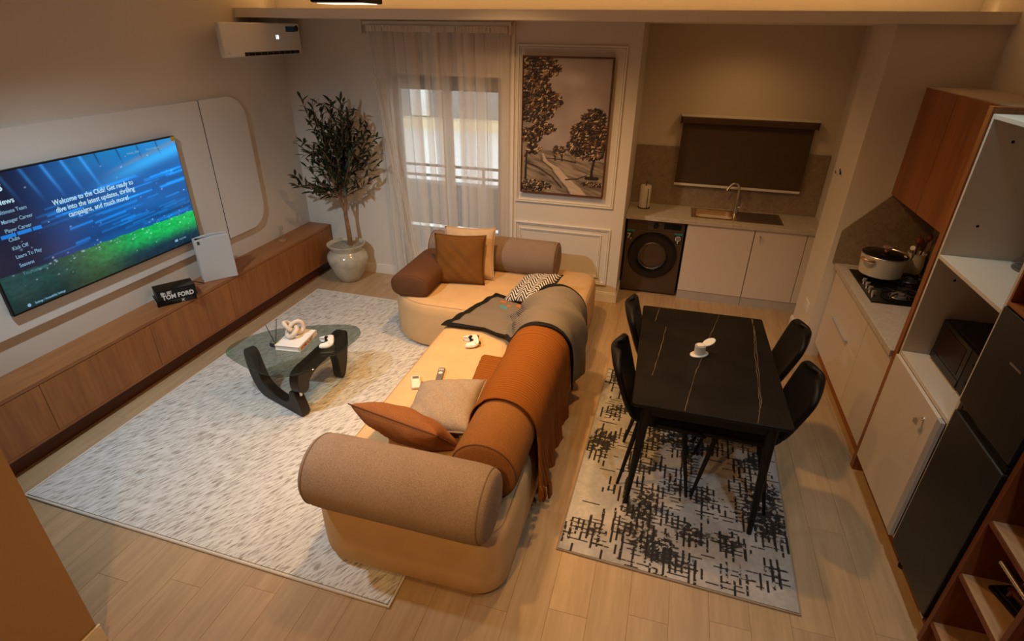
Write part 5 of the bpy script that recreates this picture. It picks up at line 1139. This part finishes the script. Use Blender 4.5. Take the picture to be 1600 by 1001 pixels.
single('crumpled_plastic_bag', pl, MT['white'], 'crumpled whitish plastic lying on top of the red brown wall cabinet', 'bag', smooth=False, solid=0.001)
sg = thing('small_ornament', 'small dark red round ornament on the upper pale shelf', 'ornament', (1.475, 1.83, 0.779))
obj('body', B().lathe([(0, 0.780), (0.022, 0.780), (0.012, 0.795), (0.030, 0.815), (0.034, 0.84), (0.022, 0.862), (0.010, 0.868), (0.012, 0.878), (0, 0.882)], (1.475, 1.83, 0), 20), MT['figure'], sg, smooth=True)

#SECTION: DINING
# dining rug
R2 = [(-0.295, 2.031), (0.893, 1.984), (0.945, 3.84), (-0.251, 3.885)]
r2 = thing('dining_rug', 'grey and black abstract rug under the dining table', 'rug', (0.32, 2.93, 0.0))
W_, H_ = 300, 465; uu, vv = np.meshgrid(np.linspace(0, 1, W_), np.linspace(0, 1, H_)); X = uu * 1.2; Yy = vv * 1.86
cl1 = fbm(X * 3.2, Yy * 3.2, 21); cl2 = fbm(X * 9, Yy * 9, 22); fine = fbm(X * 60, Yy * 60, 23, 3)
img = np.zeros((H_, W_, 3)) + np.array((0.46, 0.445, 0.44)); img *= (0.55 + 0.75 * cl1 + 0.25 * (cl2 - 0.5))[..., None]
brm = sm(0.50, 0.66, fbm(X * 2.6 + 4, Yy * 2.6, 31)); img = img * (1 - 0.30 * brm[..., None]) + 0.30 * brm[..., None] * np.array((0.24, 0.20, 0.17))
dens = np.zeros((H_, W_))
for cx, cy, rx, ry, a in ((0.42, 0.10, 0.20, 0.10, 1.0), (0.36, 0.24, 0.16, 0.10, .9), (0.62, 0.17, 0.20, 0.07, .9), (0.12, 0.08, 0.14, 0.05, .55), (0.78, 0.06, 0.10, 0.05, .5), (0.90, 0.10, 0.10, 0.05, .5), (0.92, 0.36, 0.12, 0.14, 1.0), (0.88, 0.56, 0.14, 0.07, .9), (0.55, 0.34, 0.20, 0.08, .6), (0.30, 0.42, 0.12, 0.06, .6), (0.08, 0.52, 0.09, 0.12, 1.0), (0.45, 0.60, 0.35, 0.16, .8), (0.15, 0.72, 0.15, 0.08, .7), (0.08, 0.92, 0.12, 0.08, 1.0), (0.5, 0.85, 0.4, 0.12, .8)):
    dens = np.maximum(dens, a * np.exp(-(((uu - cx) / rx) ** 2 + ((vv - cy) / ry) ** 2)))
blk = np.zeros((H_, W_)); rr_ = random.Random(8); npr = np.random.RandomState(4)
for k in range(12500):
    i, j = rr_.randrange(H_), rr_.randrange(W_)
    if rr_.random() > dens[i, j] ** 1.5 * (0.10 + 1.25 * sm(0.42, 0.62, cl2[i, j])) * 0.75: continue
    if rr_.random() < 0.5: l_ = rr_.randint(4, 16); j = (j // 8) * 8 + rr_.randint(0, 1); blk[max(0, i - l_):i + l_, j:j + 3] = 1
    else: l_ = rr_.randint(4, 13); i = (i // 7) * 7 + rr_.randint(0, 1); blk[i:i + 2, max(0, j - l_):j + l_] = 1
blot = sm(0.70, 0.80, cl2 * 0.55 + 0.5 * dens + 0.25 * fine) * (dens > 0.12)
blk = np.maximum(blk * (fine > 0.30), 0.95 * blot * (fine > 0.42))
img = img * (1 - 0.95 * blk[..., None]) + 0.95 * blk[..., None] * np.array((0.012, 0.011, 0.012))
img *= (0.85 + 0.3 * fine)[..., None]
paint_grid('pile', img, lambda u, v: quad(R2, 0.004 + 0.992 * u, 0.003 + 0.994 * v, 0.0105), painted('abstract_rug_pile', 1.0, bump=0.4), r2)
obj('backing', rugbody(R2, 0.004, 0.001, 0.0098), MT['rug2edge'], r2)
rp = [Vector((*p, 0.0055)) for p in R2]; path = []
for i in range(4): path += [rp[i].lerp(rp[(i + 1) % 4], k / 12) for k in range(12)]
obj('binding', B().tube(path, 0.0056, 8, closed=True), MT['rug2edge'], r2, smooth=True)

# table
dt = thing('dining_table', 'rectangular dining table with veined black marble top and black legs', 'table', (0.36, 3.01, 0.0105))
TC = [(-0.016, 2.412), (0.764, 2.414), (0.741, 3.615), (-0.040, 3.60)]
def tcor(c, r=0.02, n=5):
    pts = []
    for i in range(4):
        p, a, e = Vector(c[i]), Vector(c[i - 1]), Vector(c[(i + 1) % 4]); q0 = p + (a - p).normalized() * r; q1 = p + (e - p).normalized() * r
        pts += [tuple(q0.lerp(p, t).lerp(p.lerp(q1, t), t)) for t in [k / n for k in range(n + 1)]]
    return pts
tp = tcor(TC); obj('table_top', B().loft([[(x, y, z) for x, y in inset(tp, i_)] for z, i_ in ((0.726, 0.004), (0.730, 0), (0.747, 0), (0.750, 0.0025))]), MT['marble'], dt)
for vn in ([(0.467, 3.60), (0.403, 3.305), (0.372, 3.15), (0.342, 3.002), (0.3, 2.782), (0.247, 2.42)], [(0.679, 3.605), (0.668, 3.38), (0.649, 3.157), (0.634, 2.843), (0.621, 2.591), (0.594, 2.42)], [(0.673, 3.606), (0.675, 3.4), (0.666, 3.227), (0.646, 2.9), (0.63, 2.6), (0.606, 2.52)], [(0.124, 3.318), (0.103, 3.034), (0.069, 2.707)], [(0.069, 3.583), (0.05, 3.369)]):
    b = B(); rv = random.Random(len(vn) * 7 + int(vn[0][0] * 100)); P = []
    for a, c in zip(vn[:-1], vn[1:]):
        for k in range(8): t = k / 8; P.append((lerp(a[0], c[0], t) + rv.uniform(-.003, .003), lerp(a[1], c[1], t)))
    P.append(vn[-1]); wv_ = [0.0016 * rv.uniform(0.4, 1.25) for _ in P]
    b.add([(x - w_, y, 0.7503) for (x, y), w_ in zip(P, wv_)] + [(x + w_, y, 0.7503) for (x, y), w_ in zip(P, wv_)], [(i, i + 1, len(P) + i + 1, len(P) + i) for i in range(len(P) - 1)]); obj('vein', b, MT['vein'], dt)
ai = inset(TC, 0.085); ii = inset(TC, 0.105); b = B()
for k in range(4):
    p, q_ = ai[k], ai[(k + 1) % 4]; r_, s_ = ii[k], ii[(k + 1) % 4]; b.loft([[(*p, z), (*q_, z), (*s_, z), (*r_, z)] for z in (0.655, 0.7255)])
obj('apron', b, MT['legblk'], dt)
for (fx, fy), (tx, ty) in zip(((0.022, 2.462), (0.700, 2.425), (0.706, 3.565), (-0.005, 3.55)), inset(TC, 0.10)):
    obj('leg', B().tube([(fx, fy, 0.0115), (lerp(fx, tx, .5), lerp(fy, ty, .5), 0.36), (tx, ty, 0.7255)], [0.0135, 0.021, 0.027], 14), MT['legblk'], dt, smooth=True)
ds = thing('toothpick_dispenser', 'small white oval holder with open lid on the dining table', 'holder', (0.325, 3.01, 0.7505), local=True); ds.rotation_euler.z = R_(35)
ov = lambda rx, ry, z, dx=0: [(dx + rx * math.cos(2 * PI * k / 28), ry * math.sin(2 * PI * k / 28), z) for k in range(28)]
obj('base', B().loft([ov(.066, .040, 0), ov(.070, .043, .004), ov(.070, .043, .010), ov(.064, .038, .013)]), MT['white'], ds, smooth=True)
obj('cup', B().loft([ov(.040, .032, .012), ov(.040, .032, .078), ov(.037, .029, .078), ov(.036, .028, .02)]), MT['white'], ds, smooth=True)
lidb = B().loft([ov(.046, .033, -.003), ov(.048, .035, 0), ov(.046, .033, .004)]); l_ = obj('lid', lidb, MT['white'], ds, smooth=True); l_.location = (0.064, 0.0, 0.090); l_.rotation_euler = (0, R_(-22), 0); ds.scale = (0.86, 0.86, 0.86)
obj('refill', B().loft([ov(.030, .023, .06), ov(.031, .024, .082), ov(.02, .015, .086)]), MT['paper'], ds, smooth=True)

# dining chairs, built facing +X then copied
def chair(label, loc, rz):
    t = thing('dining_chair', label, 'chair', loc, 'dining chairs around the table', local=True); t.rotation_euler.z = rz
    prof = [(0.245, 0.425), (0.225, 0.447), (0.16, 0.452), (0.05, 0.446), (-0.06, 0.440), (-0.13, 0.443), (-0.175, 0.462), (-0.205, 0.50)]
    prof2 = [(-0.203, 0.495), (-0.232, 0.555), (-0.255, 0.62), (-0.280, 0.69), (-0.305, 0.76), (-0.322, 0.815), (-0.330, 0.850)]
    def strip(pf_, wfn, curl):
        def fn(u, v):
            f = v * (len(pf_) - 1); i = min(len(pf_) - 2, int(f)); a = f - i; x = lerp(pf_[i][0], pf_[i + 1][0], a); z = lerp(pf_[i][1], pf_[i + 1][1], a); s = 2 * u - 1; cx, cz = curl(v, s); return (x + cx, s * wfn(v), z + cz)
        return fn
    sw = lambda v: 0.205 * (1 - 0.30 * max(0, (0.12 - v) / 0.12) ** 2) * (1 - 0.10 * v)
    obj('seat', B().grid(strip(prof, sw, lambda v, s: (0.02 * v * s * s, 0.030 * s * s * min(1, v * 1.6))), 11, 15), MT['leather'], t, smooth=True, solid=0.032, sub=1)
    bw = lambda v: (0.183 + 0.040 * math.sin(min(1, v * 1.25) * PI / 2)) * math.sqrt(max(0.06, 1 - max(0, (v - 0.66) / 0.345) ** 2.6))
    obj('backrest', B().grid(strip(prof2, bw, lambda v, s: (0.055 * s * s * (0.5 + 0.5 * v), 0.02 * s * s * (1 - v))), 13, 15), MT['leather'], t, smooth=True, solid=0.034, sub=1)
    for fx, fy in ((0.20, 0.195), (0.20, -0.195), (-0.205, 0.20), (-0.205, -0.20)): obj('leg', B().tube([(fx * 0.62, fy * 0.62, 0.428), (fx, fy, 0.0005)], [0.016, 0.009], 10), MT['legblk'], t, smooth=True)
    obj('under_frame', B().tube([(0.124, 0.121, 0.418), (0.124, -0.121, 0.418), (-0.127, -0.124, 0.418), (-0.127, 0.124, 0.418)], 0.011, 8, closed=True), MT['legblk'], t, smooth=True)
    return t
c0 = chair('black leather dining chair on the sofa side, nearer the camera', (0.165, 2.80, 0.011), 0)
for lb_, loc, rz in (('black leather dining chair on the sofa side, nearer the washing machine', (0.185, 3.40, 0.011), R_(2)), ('black leather dining chair on the cabinet side, nearer the refrigerator', (0.60, 2.80, 0.011), PI + R_(-3)), ('black leather dining chair on the cabinet side, nearer the sink', (0.625, 3.33, 0.011), PI + R_(-3))):
    c = dup(c0); c.location = loc; c.rotation_euler.z = rz; c['label'] = lb_
